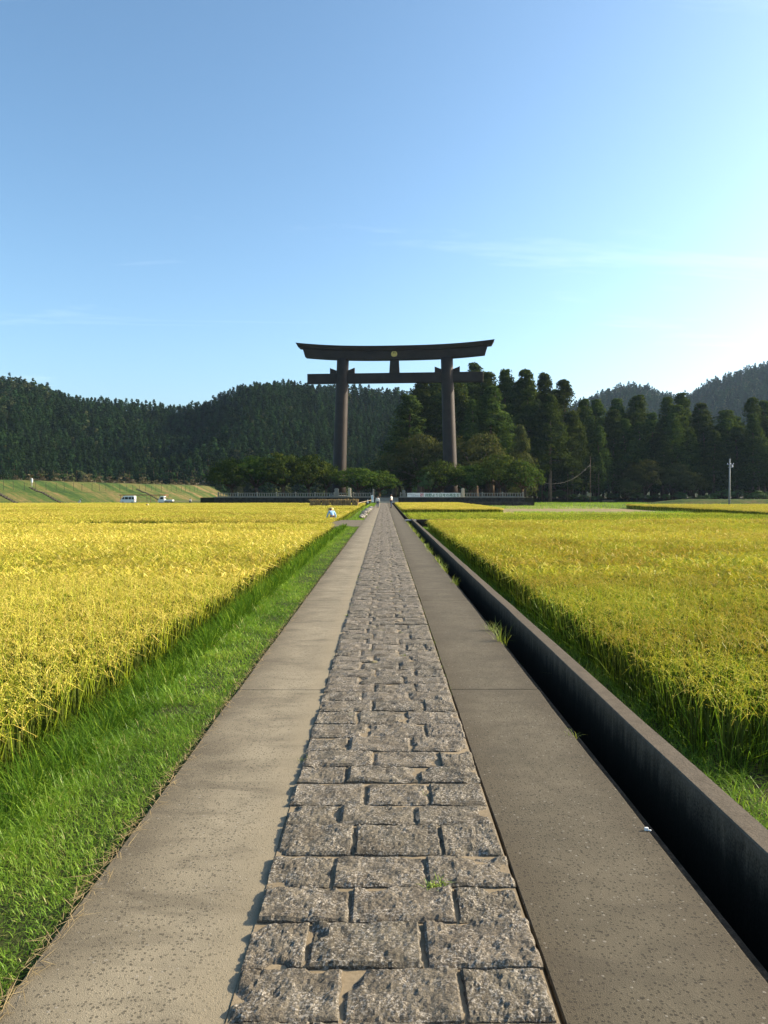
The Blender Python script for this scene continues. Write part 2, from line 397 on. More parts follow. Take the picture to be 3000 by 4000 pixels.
# leaves
def ripe_to(stops):
    return lambda t, f: ramp(t, f, stops)
M['rice_leaf'] = leaf_mat('rice_leaf', [(0, (.095, .18, .012)), (.5, (.19, .295, .020)), (1, (.35, .45, .038))], .32, .02, .12,
                          ('ripe', ripe_to([(0, (.28, .36, .017)), (.5, (.48, .54, .034)), (1, (.68, .71, .075))])))
M['rice_ear'] = leaf_mat('rice_ear', [(0, (.25, .265, .018)), (.5, (.37, .34, .034)), (1, (.46, .34, .07))], .28, .02, .12,
                         ('ripe', ripe_to([(0, (.47, .42, .055)), (.5, (.60, .50, .09)), (1, (.68, .53, .15))])))
M['rice_stem'] = leaf_mat('rice_stem', [(0, (.035, .055, .009)), (1, (.10, .12, .025))], .02, .0, 0)
M['grass'] = leaf_mat('grass_blade', [(0, (.070, .155, .012)), (.5, (.145, .275, .024)), (.88, (.27, .39, .05)), (1, (.40, .37, .14))], .45, .02, 0)
M['tall_grass'] = leaf_mat('tall_grass_blade', [(0, (.040, .095, .010)), (.6, (.085, .165, .016)), (1, (.20, .28, .03))], .35, 0, 0)  # deeper green than the verge blades: shade of the slope put into the colour
M['dry_grass'] = leaf_mat('dry_grass', [(0, (.26, .19, .09)), (1, (.48, .37, .19))], .3, .03, 0)
M['weed'] = leaf_mat('weed_leaf', [(0, (.08, .14, .02)), (1, (.26, .30, .06))], .45, .04, 0)
M['cedar'] = leaf_mat('cedar_needles', [(0, (.017, .028, .006)), (.55, (.034, .056, .011)), (1, (.086, .108, .024))], .3, 0, .3)
M['hill_tree'] = leaf_mat('hill_cedar_needles', [(0, (.007, .017, .007)), (.6, (.017, .035, .012)), (1, (.040, .066, .019))], .22, 0, .5)
M['hill_broad'] = leaf_mat('hill_broadleaf', [(0, (.035, .048, .02)), (1, (.075, .085, .034))], .25, 0, .3)
M['cherry'] = leaf_mat('cherry_leaves', [(0, (.018, .038, .008)), (.55, (.040, .066, .012)), (1, (.092, .112, .022))], .3, 0, .2)
M['zelkova'] = leaf_mat('broadleaf_leaves', [(0, (.028, .038, .012)), (.6, (.052, .060, .018)), (1, (.095, .09, .032))], .3, 0, .2)
M['bush'] = leaf_mat('bush_leaves', [(0, (.035, .075, .015)), (1, (.10, .16, .035))], .35, .03, .2)
M['autumn'] = leaf_mat('plume_grass', [(0, (.05, .048, .022)), (1, (.12, .10, .055))], .35, .03, .2)

# ------------------------------------------------------------------ scatter by geometry nodes
def scatter_group(name, coll):
    ng = bpy.data.node_groups.new(name, 'GeometryNodeTree')
    ng.interface.new_socket('Geometry', in_out='INPUT', socket_type='NodeSocketGeometry')
    ng.interface.new_socket('Geometry', in_out='OUTPUT', socket_type='NodeSocketGeometry')
    gi = ng.nodes.new('NodeGroupInput'); go = ng.nodes.new('NodeGroupOutput')
    ci = ng.nodes.new('GeometryNodeCollectionInfo'); ci.inputs['Collection'].default_value = coll
    ci.inputs['Separate Children'].default_value = True; ci.inputs['Reset Children'].default_value = True
    ip = ng.nodes.new('GeometryNodeInstanceOnPoints'); ip.inputs['Pick Instance'].default_value = True
    def attr(nm, ty):
        a = ng.nodes.new('GeometryNodeInputNamedAttribute'); a.data_type = ty; a.inputs['Name'].default_value = nm
        return a.outputs['Attribute']
    L = ng.links.new
    L(gi.outputs[0], ip.inputs['Points']); L(ci.outputs[0], ip.inputs['Instance'])
    L(attr('variant', 'INT'), ip.inputs['Instance Index']); L(attr('turn', 'FLOAT_VECTOR'), ip.inputs['Rotation'])
    L(attr('size', 'FLOAT_VECTOR'), ip.inputs['Scale'])
    L(ip.outputs[0], go.inputs[0])
    return ng

def source_coll(name, meshes):
    """meshes copied by a scatter; kept out of the scene, alphabetical = index order"""
    c = bpy.data.collections.new(name)
    for i, me in enumerate(meshes):
        o = bpy.data.objects.new('%s_%02d' % (name, i), me); c.objects.link(o)
    return c

def scatter(name, ng, P, rotz, size, variant, ripe=None):
    me = bpy.data.meshes.new(name); N = len(P)
    me.vertices.add(N); me.vertices.foreach_set('co', np.asarray(P, dtype=np.float32).ravel())
    rot = np.zeros((N, 3), dtype=np.float32); rot[:, 2] = rotz
    a = me.attributes.new('turn', 'FLOAT_VECTOR', 'POINT'); a.data.foreach_set('vector', rot.ravel())
    a = me.attributes.new('size', 'FLOAT_VECTOR', 'POINT'); a.data.foreach_set('vector', np.asarray(size, dtype=np.float32).ravel())
    a = me.attributes.new('variant', 'INT', 'POINT'); a.data.foreach_set('value', np.asarray(variant, dtype=np.int32))
    if ripe is not None:
        a = me.attributes.new('ripe', 'FLOAT', 'POINT'); a.data.foreach_set('value', np.asarray(ripe, dtype=np.float32))
    o = bpy.data.objects.new(name, me); COL.objects.link(o)
    md = o.modifiers.new('scatter', 'NODES'); md.node_group = ng
    return o

# ------------------------------------------------------------------ ground, path, ditch
Z_FIELD = -0.6
def sheet(name, x0, x1, y0, y1, z, mat, nx=1, ny=1, fz=None):
    v = []; f = []
    for j in range(ny + 1):
        for i in range(nx + 1):
            x = x0 + (x1 - x0) * i / nx; y = y0 + (y1 - y0) * j / ny
            v.append((x, y, z if fz is None else fz(x, y)))
    for j in range(ny):
        for i in range(nx):
            a = j * (nx + 1) + i; f.append((a, a + 1, a + nx + 2, a + nx + 1))
    me = bpy.data.meshes.new(name); me.from_pydata(v, [], f); me.update()
    o = put(name, me, mat); o['kind'] = 'structure'; return o
sheet('ground', -4000, 4000, -3000, 7000, Z_FIELD - .02, M['ground'])['label'] = 'flat valley floor under the rice fields'

PATH_END = 148.5
pb = MB(); pb.box((0.04, (PATH_END - 4) / 2, -.335), (2.82, PATH_END + 4, .60))
path = pb.build('path', M['mortar']); tag(path, 'straight approach path of granite setts between concrete strips', kind='structure')

def concrete_slab(x0, x1, y0, y1, mat, seed):
    r = random.Random(seed); mb = MB()
    n = 10; jag = lambda: r.uniform(-.006, .006)
    left = [(x0 + jag(), y0 + (y1 - y0) * i / n) for i in range(n + 1)]
    right = [(x1 + jag(), y0 + (y1 - y0) * i / n) for i in range(n, -1, -1)]
    mb.prism(left + right, 'z', -.06, 0.0)
    return mb.build('concrete_slab', mat, path, bevel=.006)
ys = [-4.0, 1.15] + [1.15 + 6.04 * i for i in range(1, 25)] + [PATH_END]
for i, (a, b) in enumerate(zip(ys[:-1], ys[1:])):
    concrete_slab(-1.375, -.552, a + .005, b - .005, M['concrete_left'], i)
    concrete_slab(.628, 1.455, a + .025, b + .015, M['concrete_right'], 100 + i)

def fb(x, y, s, sd_=0.0):
    return mnoise.fractal(Vector((x * s + sd_, y * s, sd_ * .37)), 0.9, 2.0, 4)
def stone_mesh(x0, x1, y0, y1, nx, ny, seed):
    """rock-faced paver: uneven outline, chipped corners, bumpy top, sides down into the bed"""
    r = random.Random(seed); so = seed * 7.31
    lift = r.uniform(.018, .027); tx = r.uniform(-.005, .005); ty = r.uniform(-.004, .004)
    chips = [(r.choice((x0, x1)) , r.uniform(y0, y1), r.uniform(.04, .09), r.uniform(.012, .024)) for _ in range(r.choice((0, 0, 1, 2)))]
    if r.random() < .4: chips.append((r.uniform(x0, x1), r.choice((y0, y1)), r.uniform(.05, .1), r.uniform(.012, .022)))
    v = []; f = []
    for j in range(ny + 1):
        for i in range(nx + 1):
            u = i / nx; w = j / ny
            # gather rows towards the rim
            x = x0 + (x1 - x0) * u; y = y0 + (y1 - y0) * w
            d = min(x - x0, x1 - x, y - y0, y1 - y)
            if i in (0, nx): x += (.008 * fb(x0 * 9, y, 12, so) ) + (.003 if i == 0 else -.003)
            if j in (0, ny): y += (.005 * fb(x, y0 * 9, 12, so + 5)) + (.001 if j == 0 else -.001)
            z = lift + tx * (u - .5) * 2 + ty * (w - .5) * 2 + .010 * fb(x, y, 6, so) + .006 * fb(x, y, 15, so) + .0055 * fb(x, y, 50, so)
            for cx, cy, cr, cd in chips:
                q = max(0, 1 - math.hypot(x - cx, y - cy) / cr); z -= cd * min(1, q * 2.2)
            s = min(1, max(0, d / .016)); z = z * (.74 + .26 * s * (2 - s)) - (.004 if d < .004 else 0)
            v.append((x, y, max(z, -.008)))
    for j in range(ny):
        for i in range(nx):
            a = j * (nx + 1) + i; f.append((a, a + 1, a + nx + 2, a + nx + 1))
    ring = [i for i in range(nx + 1)] + [j * (nx + 1) + nx for j in range(1, ny + 1)] + [ny * (nx + 1) + i for i in range(nx - 1, -1, -1)] + [j * (nx + 1) for j in range(ny - 1, 0, -1)]
    n0 = len(v); v += [(v[k][0], v[k][1], -.05) for k in ring]
    for k in range(len(ring)):
        k2 = (k + 1) % len(ring); f.append((ring[k2], ring[k], n0 + k, n0 + k2))
    return v, f
courses = [
(2.325, 2.622, [-.25, .20]), (2.625, 2.926, [-.153, .290]), (2.930, 3.242, [-.311, .161]), (3.248, 3.530, [-.154, .320]), (3.541, 3.840, [-.249, .204]),
(3.859, 4.209, [-.156, .302]), (4.215, 4.478, [-.253, .177]), (4.485, 4.804, [-.112, .275]), (4.837, 5.111, [-.245, .222]),
(5.118, 5.419, [-.072, .380]), (5.432, 5.722, [-.257, .199]), (5.737, 6.078, [-.124, .320]), (6.087, 6.424, [-.217, .177]),
(6.435, 6.772, [-.096, .342]), (6.772, 7.069, [-.195, .230]), (7.069, 7.369, [-.087, .298]), (7.369, 7.643, [-.236, .195]),
(7.643, 7.967, [-.088, .316]), (7.967, 8.319, [-.236, .165]), (8.319, 8.636, [-.116, .288]), (8.636, 8.930, [-.262, .171]),
(8.930, 9.312, [-.139, .266, .494]), (9.312, 9.645, [-.214, .192]), (9.645, 10.012, [-.142, .334]), (10.012, 10.350, [-.229, .190])]
r0 = random.Random(3)
y = 2.325; front = []
k = 0
while y > -2.5:
    h = .3 + r0.uniform(-.02, .03); front.append((y - h, y - .005, [(-.13, .29), (-.25, .18)][k % 2])); y -= h; k += 1
y = 10.352; k = 0
while y < PATH_END - .4:
    h = .31 + r0.uniform(-.03, .04)
    sh = r0.uniform(-.03, .03)
    courses.append((y, y + h - .006, [[-.13 + sh, .30 + sh], [-.23 + sh, .18 - sh]][k % 2])); y += h; k += 1
XL, XR = -.556, .612
n_ind = 0; far = MB()
all_c = courses + front
for ci, (a, b, js) in enumerate(all_c):
    edges = [XL + r0.uniform(-.008, .006)] + list(js) + [XR + r0.uniform(-.006, .008)]
    for si in range(len(edges) - 1):
        g = r0.uniform(.003, .015) if b < 30 else .010
        x0 = edges[si] + (g / 2 if si else 0); x1 = edges[si + 1] - (g / 2 if si < len(edges) - 2 else 0)
        ya = a + r0.uniform(.000, .005); yb = b - r0.uniform(.000, .004)
        indiv = ci < 92 and n_ind < 292
        if ci < 6: nx, ny = 30, 22
        elif ci < 14: nx, ny = 20, 14
        elif ci < 30: nx, ny = 12, 8
        elif indiv: nx, ny = 7, 4
        else: nx, ny = 4, 2
        if ci >= len(courses): nx, ny = 8, 6
        v, f = stone_mesh(x0, x1, ya, yb, nx, ny, ci * 5 + si + 11)
        if indiv:
            me = bpy.data.meshes.new('paving_stone'); me.from_pydata(v, [], f); me.update()
            put('paving_stone', me, M['stone'], path); n_ind += 1
        else: far.add(v, f)
fp = far.build('far_paving', M['stone'], path); fp['kind'] = 'stuff'

# joint filler between the setts and the concrete: sandy strip sits on the bed
mb = MB(); mb.box((.031, (PATH_END - 4) / 2, -.02), (1.166, PATH_END + 3.9, .048)); mb.build('joint_bed', M['mortar'], path)

# ditch and its wall on the right
d = sheet('ditch', 1.44, 1.90, -4, 52, -.5, soil_mat('ditch_silt', [(.35, (.012, .011, .009)), (.65, (.035, .032, .024))], 2, 14)); d['label'] = 'dark drainage ditch beside the path'
mb = MB(); mb.box((1.505, 24, -.34), (.085, 56, .54)); mb.build('ditch_lip', M['wall'], path, bevel=.012)
rw = random.Random(12); mb = MB()
poly = [(1.845, -.62), (1.845, .115), (1.985, .12), (1.985, -.62)]
nseg = 58
vv = []
for i in range(nseg + 1):
    yy = -4 + 56.5 * i / nseg; e = rw.uniform(-.006, .006)
    vv += [(p[0] + e + max(0, (yy - 8)) * 0, yy, p[1] + (rw.uniform(-.004, .004) if p[1] > 0 else 0)) for p in poly]
ff = [(i * 4 + k, i * 4 + (k + 1) % 4, i * 4 + 4 + (k + 1) % 4, i * 4 + 4 + k) for i in range(nseg) for k in range(4)] + [(0, 1, 2, 3), tuple(nseg * 4 + k for k in (3, 2, 1, 0))]
mb.add(vv, ff)
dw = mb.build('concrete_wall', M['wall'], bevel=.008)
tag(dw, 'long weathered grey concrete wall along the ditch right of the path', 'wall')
# sluice where the ditch wall ends, and the narrow ditch that goes on
sl = empty('sluice', (1.46, 52.6, 0)); tag(sl, 'low concrete sluice across the ditch at the end of its wall', 'sluice')
mb = MB(); mb.box((1.6, .3, -.25), (3.1, .28, .62)); mb.build('cross_wall', M['wall'], sl, bevel=.02)
mb = MB(); mb.box((.35, -.2, .02), (.75, .9, .06)); mb.build('cover_plate', M['grey_metal'], sl, bevel=.01)
mb = MB(); mb.box((.42, .9, -.28), (.10, 1.4, .6)); mb.box((.95, .9, -.28), (.10, 1.4, .6)); mb.build('side_wall', M['wall'], sl, bevel=.02)
d2 = MB()
for x0, x1, y0, y1 in ((1.47, 1.50, 53, 148), (1.76, 1.82, 53, 148)): d2.box(((x0 + x1) / 2, (y0 + y1) / 2, -.30), (x1 - x0, y1 - y0, .5))
o = d2.build('ditch_kerb', M['wall']); tag(o, kind='structure')

# side slab bridging to the left field
sb = MB(); sb.prism([(-1.38, 43.0), (-3.05, 43.0), (-3.45, 45.5), (-3.35, 49.6), (-2.95, 53.3), (-1.38, 53.3)], 'z', -.42, -.006)
o = sb.build('side_slab', M['concrete_left'], bevel=.02); tag(o, 'concrete crossing slab leading left off the path to the rice', kind='structure')

# ------------------------------------------------------------------ verges
def verge_z(x):
    """grass shoulder falling from the path edge (x=-1.38) to the paddy"""
    d_ = -1.38 - x
    return -.025 - .02 * d_ - .56 * max(0, min(1, (d_ - .62) / .85)) ** 1.15
vx = [-1.37, -1.5, -1.7, -1.95, -2.1, -2.3, -2.5, -2.7, -2.9, -3.2]
def verge(y0, y1):
    n = int((y1 - y0) / .5); v = []; f = []
    for j in range(n + 1):
        yy = y0 + (y1 - y0) * j / n
        for x in vx: v.append((x, yy, verge_z(x) + (.02 * mnoise.noise(Vector((x * 2, yy * 2, 0))) if x < -1.45 else 0)))
    w = len(vx)
    for j in range(n):
        for i in range(w - 1):
            a = j * w + i; f.append((a, a + w, a + w + 1, a + 1))
    me = bpy.data.meshes.new('verge_bank'); me.from_pydata(v, [], f); me.update()
    o = put('verge_bank', me, soil_mat('turf_soil', [(.35, (.02, .032, .008)), (.65, (.05, .055, .018))], 2, 20)); tag(o, 'earth shoulder left of the path', kind='structure'); return o
verge(-3, 43.0); verge(53.3, 148)

def grass_blades(y0, y1, dens, hgt, wid, segs, g):
    N = int((y1 - y0) * 1.62 * dens)
    x = -1.36 - g.random(N) * 1.62; yy = y0 + g.random(N) * (y1 - y0)
    # bare spots and clumps
    cl = np.array([mnoise.noise(Vector((a * 2.2, b * 2.2, 3.0))) for a, b in zip(x[::1], yy[::1])]) if N < 140000 else np.zeros(N)
    keep = (cl + g.random(N) * .9) > -.05
    x, yy, cl = x[keep], yy[keep], cl[keep]; N = len(x)
    d_ = -1.38 - x
    z = -.025 - .02 * d_ - .56 * np.clip((d_ - .62) / .85, 0, 1) ** 1.15
    edge = np.clip(d_ / .12, 0, 1)
    tall = np.clip((d_ - .40) / .5, 0, 1)
    L = hgt * (.35 + .65 * edge) * (.65 + .7 * g.random(N)) * (1 + .5 * cl) * (1 + 4.2 * tall * g.random(N) ** 1.6)
    az = g.random(N) * 2 * PI
    Q = ribbons(np.stack([x, yy, z - .005], -1), az, L, .15 + .75 * g.random(N) * (1 - .45 * tall), .15 + .55 * g.random(N), wid * (1 + .6 * tall) * (.7 + .6 * g.random(N)), segs)
    lf = np.array([mnoise.noise(Vector((a * .8, b * .6, 7.0))) for a, b in zip(x, yy)])
    ti = np.clip(.18 + .32 * g.random(N) + .30 * cl + .35 * lf - .12 * tall + .28 * (g.random(N) < .5), 0, .9)
    ti = np.where((g.random(N) < .035) | ((d_ < .05) & (g.random(N) < .35)), 1.0, ti)
    return Q, np.repeat(ti, segs)
g = np.random.default_rng(11)
parts = [grass_blades(1.5, 7, 6500, .058, .0042, 3, g), grass_blades(7, 16, 2600, .062, .0075, 2, g), grass_blades(16, 43, 900, .066, .014, 1, g), grass_blades(53.3, 148, 190, .085, .04, 1, g), grass_blades(-3, 1.5, 700, .06, .008, 2, g)]
me = quad_mesh('verge_grass', np.concatenate([p[0] for p in parts]), np.concatenate([p[1] for p in parts]))
tag(put('verge_grass', me, M['grass']), 'green grass on the shoulder between the path and the golden rice', kind='stuff')
N = 46000; yy = np.concatenate([1.5 + 14 * g.random(N // 2), 15 + 28 * g.random(N - N // 2)]); x = -2.1 - .95 * g.random(N)
cl = np.array([mnoise.noise(Vector((a * 1.3, b * 1.1, 2.0))) for a, b in zip(x, yy)]); kp = cl + .5 * g.random(N) > .0; x, yy, cl = x[kp], yy[kp], cl[kp]; N = len(x)
Q = ribbons(np.stack([x, yy, np.array([verge_z(a) for a in x]) - .01], -1), g.random(N) * 2 * PI, (.18 + .34 * g.random(N) ** 1.4) * (1 + .4 * cl), .5 * g.random(N), .1 + .6 * g.random(N), .0065 * (1 + np.maximum(0, yy - 6) / 9) * (.7 + .6 * g.random(N)), 3)
tag(put('tall_grass', quad_mesh('tall_grass', Q, np.repeat(g.random(N) ** 1.7, 3)), M['tall_grass']), 'taller green grass along the foot of the left rice, slope shade put into its colour', kind='stuff')
# dry runners creeping over the concrete edge
N = 1500; yy = 2 + 30 * g.random(N) ** 1.6; x = -1.375 + .035 * g.normal(size=N) * .6
Q = ribbons(np.stack([x, yy, np.full(N, .004)], -1), PI / 2 + g.normal(size=N) * .7 + PI * (g.random(N) < .5), .05 + .09 * g.random(N), np.full(N, 1.45), .02 * g.random(N), .003 + .003 * g.random(N), 2)
tag(put('dry_runners', quad_mesh('dry_runners', Q, np.repeat(g.random(N), 2)), M['dry_grass']), 'dry grass runners along the left edge of the concrete', kind='stuff')

# weeds along the ditch and green fringe right of the wall
def tuft(n, h, wd, spread, g, lean=.6):
    b = np.stack([g.normal(size=n) * spread, g.normal(size=n) * spread, np.zeros(n)], -1)
    az = g.random(n) * 2 * PI
    return ribbons(b, az, h * (.5 + .7 * g.random(n)), lean * g.random(n), .1 + .5 * g.random(n), wd * (.6 + .8 * g.random(n)), 3), np.repeat(g.random(n), 3)
spots = [(1.46, 9.6, -.06, .34, 'tall wispy weed growing out of the ditch beside the path'), (1.45, 10.3, -.06, .24, 'yellow green weed tuft at the ditch edge, behind the tall wispy one'),
         (1.45, 5.9, -.05, .10, 'small sparse weed on the ditch edge, close to the middle of the wall'), (1.46, 15.8, -.06, .26, 'weed tuft at the ditch edge just past the joint in the concrete'),
         (2.12, 8.3, -.45, .55, 'tall feathery weed standing between the ditch wall and the rice')]
for i, (x, yy, z, h, lab) in enumerate(spots):
    Q, ti = tuft(46 if h > .2 else 20, h, .006, .035, g)
    tag(put('weed_tuft', quad_mesh('weed_tuft', Q, ti), M['weed'], None, (x, yy, z)), lab, 'weed')
Q, ti = tuft(60, .055, .007, .022, g, 1.1)
tag(put('grass_tuft', quad_mesh('grass_tuft', Q, ti), leaf_mat('bright_tuft', [(0, (.10, .20, .02)), (1, (.34, .42, .05))], .45, .04, 0), None, (.245, 3.545, .006)), 'small bright green grass tuft sprouting between the paving stones', 'grass tuft')
N = 1600; yy = 17 + 34 * g.random(N); cl = np.array([mnoise.noise(Vector((0, a * .55, 9))) for a in yy]); yy = yy[cl > .0]; N = len(yy)
Q = ribbons(np.stack([1.45 + .05 * g.random(N), yy, np.full(N, -.08)], -1), g.normal(size=N) * 1.6, .12 + .16 * g.random(N), .9 * g.random(N), .4 * g.random(N), .012 + .012 * g.random(N), 2)
tag(put('ditch_weeds', quad_mesh('ditch_weeds', Q, np.repeat(g.random(N), 2)), M['weed']), 'fringe of weeds along the far ditch edge', kind='stuff')
# sparse green in the joints at the right side of the setts
N = 900; yy = 7 + 45 * g.random(N) ** 1.2
Q = ribbons(np.stack([.620 + .008 * g.normal(size=N), yy, np.full(N, -.006)], -1), g.random(N) * 2 * PI, .02 + .03 * g.random(N), .3 + .9 * g.random(N), .3 * g.random(N), .006 + .006 * g.random(N), 1)
tag(put('joint_weeds', quad_mesh('joint_weeds', Q, g.random(N)), M['weed']), 'tiny weeds in the joint between setts and right concrete strip', kind='stuff')
N = 1400; cy = 4.5 + 40 * g.random(70) ** 1.3; ci_ = g.integers(0, 70, N); cxs = np.array([-.25, -.12, .18, .30, -.54])[g.integers(0, 5, 70)] + .05 * g.normal(size=70)
Q = ribbons(np.stack([cxs[ci_] + .018 * g.normal(size=N), cy[ci_] + .012 * g.normal(size=N), np.full(N, .002)], -1), g.random(N) * 2 * PI, .02 + .03 * g.random(N), .3 + .9 * g.random(N), .3 * g.random(N), .004 + .0025 * np.sqrt(cy[ci_]) * g.random(N), 1)
tag(put('joint_weeds', quad_mesh('joint_weeds', Q, g.random(N)), M['weed']), 'tiny weeds scattered in the joints between the setts', kind='stuff')
# grass strip between wall and rice
N = 26000; x = 1.99 + 1.1 * g.random(N); yy = 2 + 50 * g.random(N) ** 1.7
lod = 1 + yy / 14
Q = ribbons(np.stack([x, yy, np.full(N, Z_FIELD - .01)], -1), g.random(N) * 2 * PI, (.10 + .16 * g.random(N) + .12 * (yy > 4)), .2 + .7 * g.random(N), .2 + .5 * g.random(N), .0055 * lod, 2)
tag(put('ridge_grass', quad_mesh('ridge_grass', Q, np.repeat(.2 + .6 * g.random(N), 2)), M['grass']), 'grass strip between ditch wall and right rice field', kind='stuff')
# small scrap on the concrete
mb = MB(); mb.box((0, 0, .009), (.022, .012, .018)); mb.tube([(.01, -.004, .004), (.022, -.012, .006)], .005, 6)
tag(mb.build('white_scrap', M['white_plastic'], None, bevel=.003, loc=(1.44, 4.17, .0)), 'tiny white scrap lying at the right edge of the concrete strip', 'scrap')

# ------------------------------------------------------------------ rice
def rice_tile(name, size, hill, nb, bs, bw, np_, ps, grains, pw, seed, hgt=.74):
    g = np.random.default_rng(seed)
    n1 = max(1, int(round(size / hill[0]))); n2 = max(1, int(round(size / hill[1])))
    gx, gy = np.meshgrid((np.arange(n1) + .5) / n1 * size - size / 2, (np.arange(n2) + .5) / n2 * size - size / 2)
    c = np.stack([gx.ravel(), gy.ravel()], -1) + g.normal(size=(n1 * n2, 2)) * .03
    H = hgt * (.9 + .2 * g.random(len(c)))
    rep = lambda a, k: np.repeat(a, k, axis=0)
    # leaves
    b = np.concatenate([rep(c, nb) + g.normal(size=(len(c) * nb, 2)) * .03, np.zeros((len(c) * nb, 1))], 1)
    N = len(b); h = rep(H, nb)
    up = g.random(N) < .3
    L = h * np.where(up, .95 + .28 * g.random(N), .55 + .5 * g.random(N))
    Q1 = ribbons(b, g.random(N) * 2 * PI, L, np.where(up, .06 + .2 * g.random(N), .1 + .5 * g.random(N)), np.where(up, .03 + .1 * g.random(N), .15 + .5 * g.random(N)), bw * (.7 + .6 * g.random(N)), bs, twist=g.random(N) * 2 * PI)
    t1 = rep(np.clip(.1 + .5 * g.random(N) + .3 * up, 0, 1), bs)
    # tillers: upright stalks that close the stand
    k = 17 if grains else 9
    b3 = np.concatenate([rep(c, k) + g.normal(size=(len(c) * k, 2)) * .05, np.zeros((len(c) * k, 1))], 1); N = len(b3)
    Q0 = ribbons(b3, g.random(N) * 2 * PI, rep(H, k) * (.6 + .2 * g.random(N)), .12 * g.random(N), .05 * g.random(N), (.017 if grains else .035) * (.7 + .6 * g.random(N)), 1, tip=.8, twist=g.random(N) * 2 * PI)
    # ears: stalk that arcs over and hangs
    N = len(c) * np_; h = rep(H, np_)
    b = np.concatenate([rep(c, np_) + g.normal(size=(N, 2)) * .045, np.zeros((N, 1))], 1)
    az = g.random(N) * 2 * PI
    b[:, 2] = h * (.70 + .22 * g.random(N)); lean = .25 + .3 * g.random(N)
    L = .19 + .08 * g.random(N); dr = .75 + .5 * g.random(N)
    Q2 = ribbons(b, az, L, lean, dr, pw * (.7 + .5 * g.random(N)), ps, tip=.5, twist=g.random(N) * 2 * PI)
    t2 = rep(g.random(N), ps)
    Qs = [Q0, Q1, Q2]; ts = [g.random(len(Q0)), t1, t2]; ms = [np.full(len(Q0), 2), np.zeros(len(Q1)), np.ones(len(Q2))]
    if grains:
        tt = g.random((N, grains)) * .8 + .2
        r = L[:, None] * (np.sin(lean)[:, None] * tt + dr[:, None] * tt ** 2 * .9); z = L[:, None] * (np.cos(lean)[:, None] * tt - dr[:, None] * tt ** 3 * .8)
        P = np.stack([b[:, 0:1] + np.cos(az)[:, None] * r, b[:, 1:2] + np.sin(az)[:, None] * r, b[:, 2:3] + z], -1).reshape(-1, 3) + g.normal(size=(N * grains, 3)) * .008
        Q3 = leaf_quads(P, np.full(len(P), .017), .5, droop=1.2, g=g)
        Qs.append(Q3); ts.append(g.random(len(Q3))); ms.append(np.ones(len(Q3)))
    me = quad_mesh(name, np.concatenate(Qs), np.concatenate(ts), np.concatenate(ms))
    me.materials.append(M['rice_leaf']); me.materials.append(M['rice_ear']); me.materials.append(M['rice_stem'])
    return me
T = 2.0
tiles = ([rice_tile('rice_near', T, (.25, .2), 17, 3, .0085, 9, 3, 11, .008, 21 + i) for i in range(2)]
         + [rice_tile('rice_mid', T, (.25, .2), 11, 2, .014, 9, 2, 0, .030, 31 + i) for i in range(2)]
         + [rice_tile('rice_far', T, (.33, .33), 12, 1, .034, 12, 2, 0, .055, 41 + i) for i in range(2)])
# unripe short rice
tiles.append(rice_tile('rice_short', T, (.33, .33), 14, 1, .035, 2, 1, 0, .03, 51, .40))
ng_rice = scatter_group('rice_scatter', source_coll('rice_tile', tiles))
def rice_field(name, label, inside, x_edge, side, y0, y1, ripe0, ripe_amp=.25, z=Z_FIELD, short=False, hs=1.0, seed=0, xmax=95):
    g = np.random.default_rng(100 + seed); P = []; rz = []; sc = []; va = []; rp = []
    ny = int((y1 - y0) / T); nx = int(xmax / T)
    for j in range(ny):
        for i in range(nx):
            x = x_edge + side * (T / 2 + i * T); yy = y0 + (j + .5) * T
            if abs(x) > .62 * yy + 9: continue
            if not inside(x, yy): continue
            dd = math.hypot(x, yy)
            lod = 6 if short else (0 if dd < 17 else 2 if dd < 46 else 4)
            va.append(lod + (0 if short else int(g.integers(2))))
            P.append((x, yy, z)); rz.append(int(g.integers(4)) * PI / 2)
            s = hs * (1 + .05 * mnoise.noise(Vector((x * .12, yy * .12, 2))) + g.normal() * .012)
            sc.append((1, 1, s))
            rp.append(np.clip(ripe0 + ripe_amp * 2 * mnoise.fractal(Vector((x * .045, yy * .09, 5 + seed)), .9, 2, 3) + .03 * g.normal(), 0, 1))
    o = scatter(name, ng_rice, P, rz, sc, va, rp)
    return tag(o, label, kind='stuff')
anyw = lambda x, y_: True
rice_field('rice_field', 'ripe golden rice field nearest on the left of the path', anyw, -2.92, -1, -2, 44, .74, .3, seed=1, hs=1.03)
rice_field('rice_field', 'yellow green rice field left beyond the side slab', lambda x, y_: not (-18.5 < x < -12 and y_ < 51) , -3.4, -1, 48.5, 98.5, .42, .25, seed=2)
rice_field('rice_field', 'far left rice field in front of the vans and levee', lambda x, y_: not (x > -13 and 106 < y_ < 114), -3.3, -1, 100.2, 138, .45, .25, seed=3, xmax=70)
rice_field('rice_field', 'tall green gold rice field nearest on the right behind the ditch wall', lambda x, y_: not (x < 4.0 and y_ < 5.6), 2.82, 1, .5, 50.5, .03, .22, seed=4)
rice_field('rice_field', 'short bright green rice field beyond the right sluice', anyw, 2.3, 1, 54, 82, .28, .2, short=True, seed=5, hs=1.15, xmax=35.5)
rice_field('rice_field', 'small yellow rice patch right of the path in front of the stone fence', lambda x, y_: x < 14.5 - (y_ - 91) * .02, 2.1, 1, 90, 146, .55, .2, seed=6)
rice_field('rice_field', 'far right block of standing rice with a dark shaded side', anyw, 38.3, 1, 76, 122, .40, .2, seed=7, xmax=72)
rice_field('rice_field', 'right rice field continuing beyond the near one towards the power pole', lambda x, y_: True, 37.5, 1, 50.5, 64, .35, .2, seed=8, xmax=40)
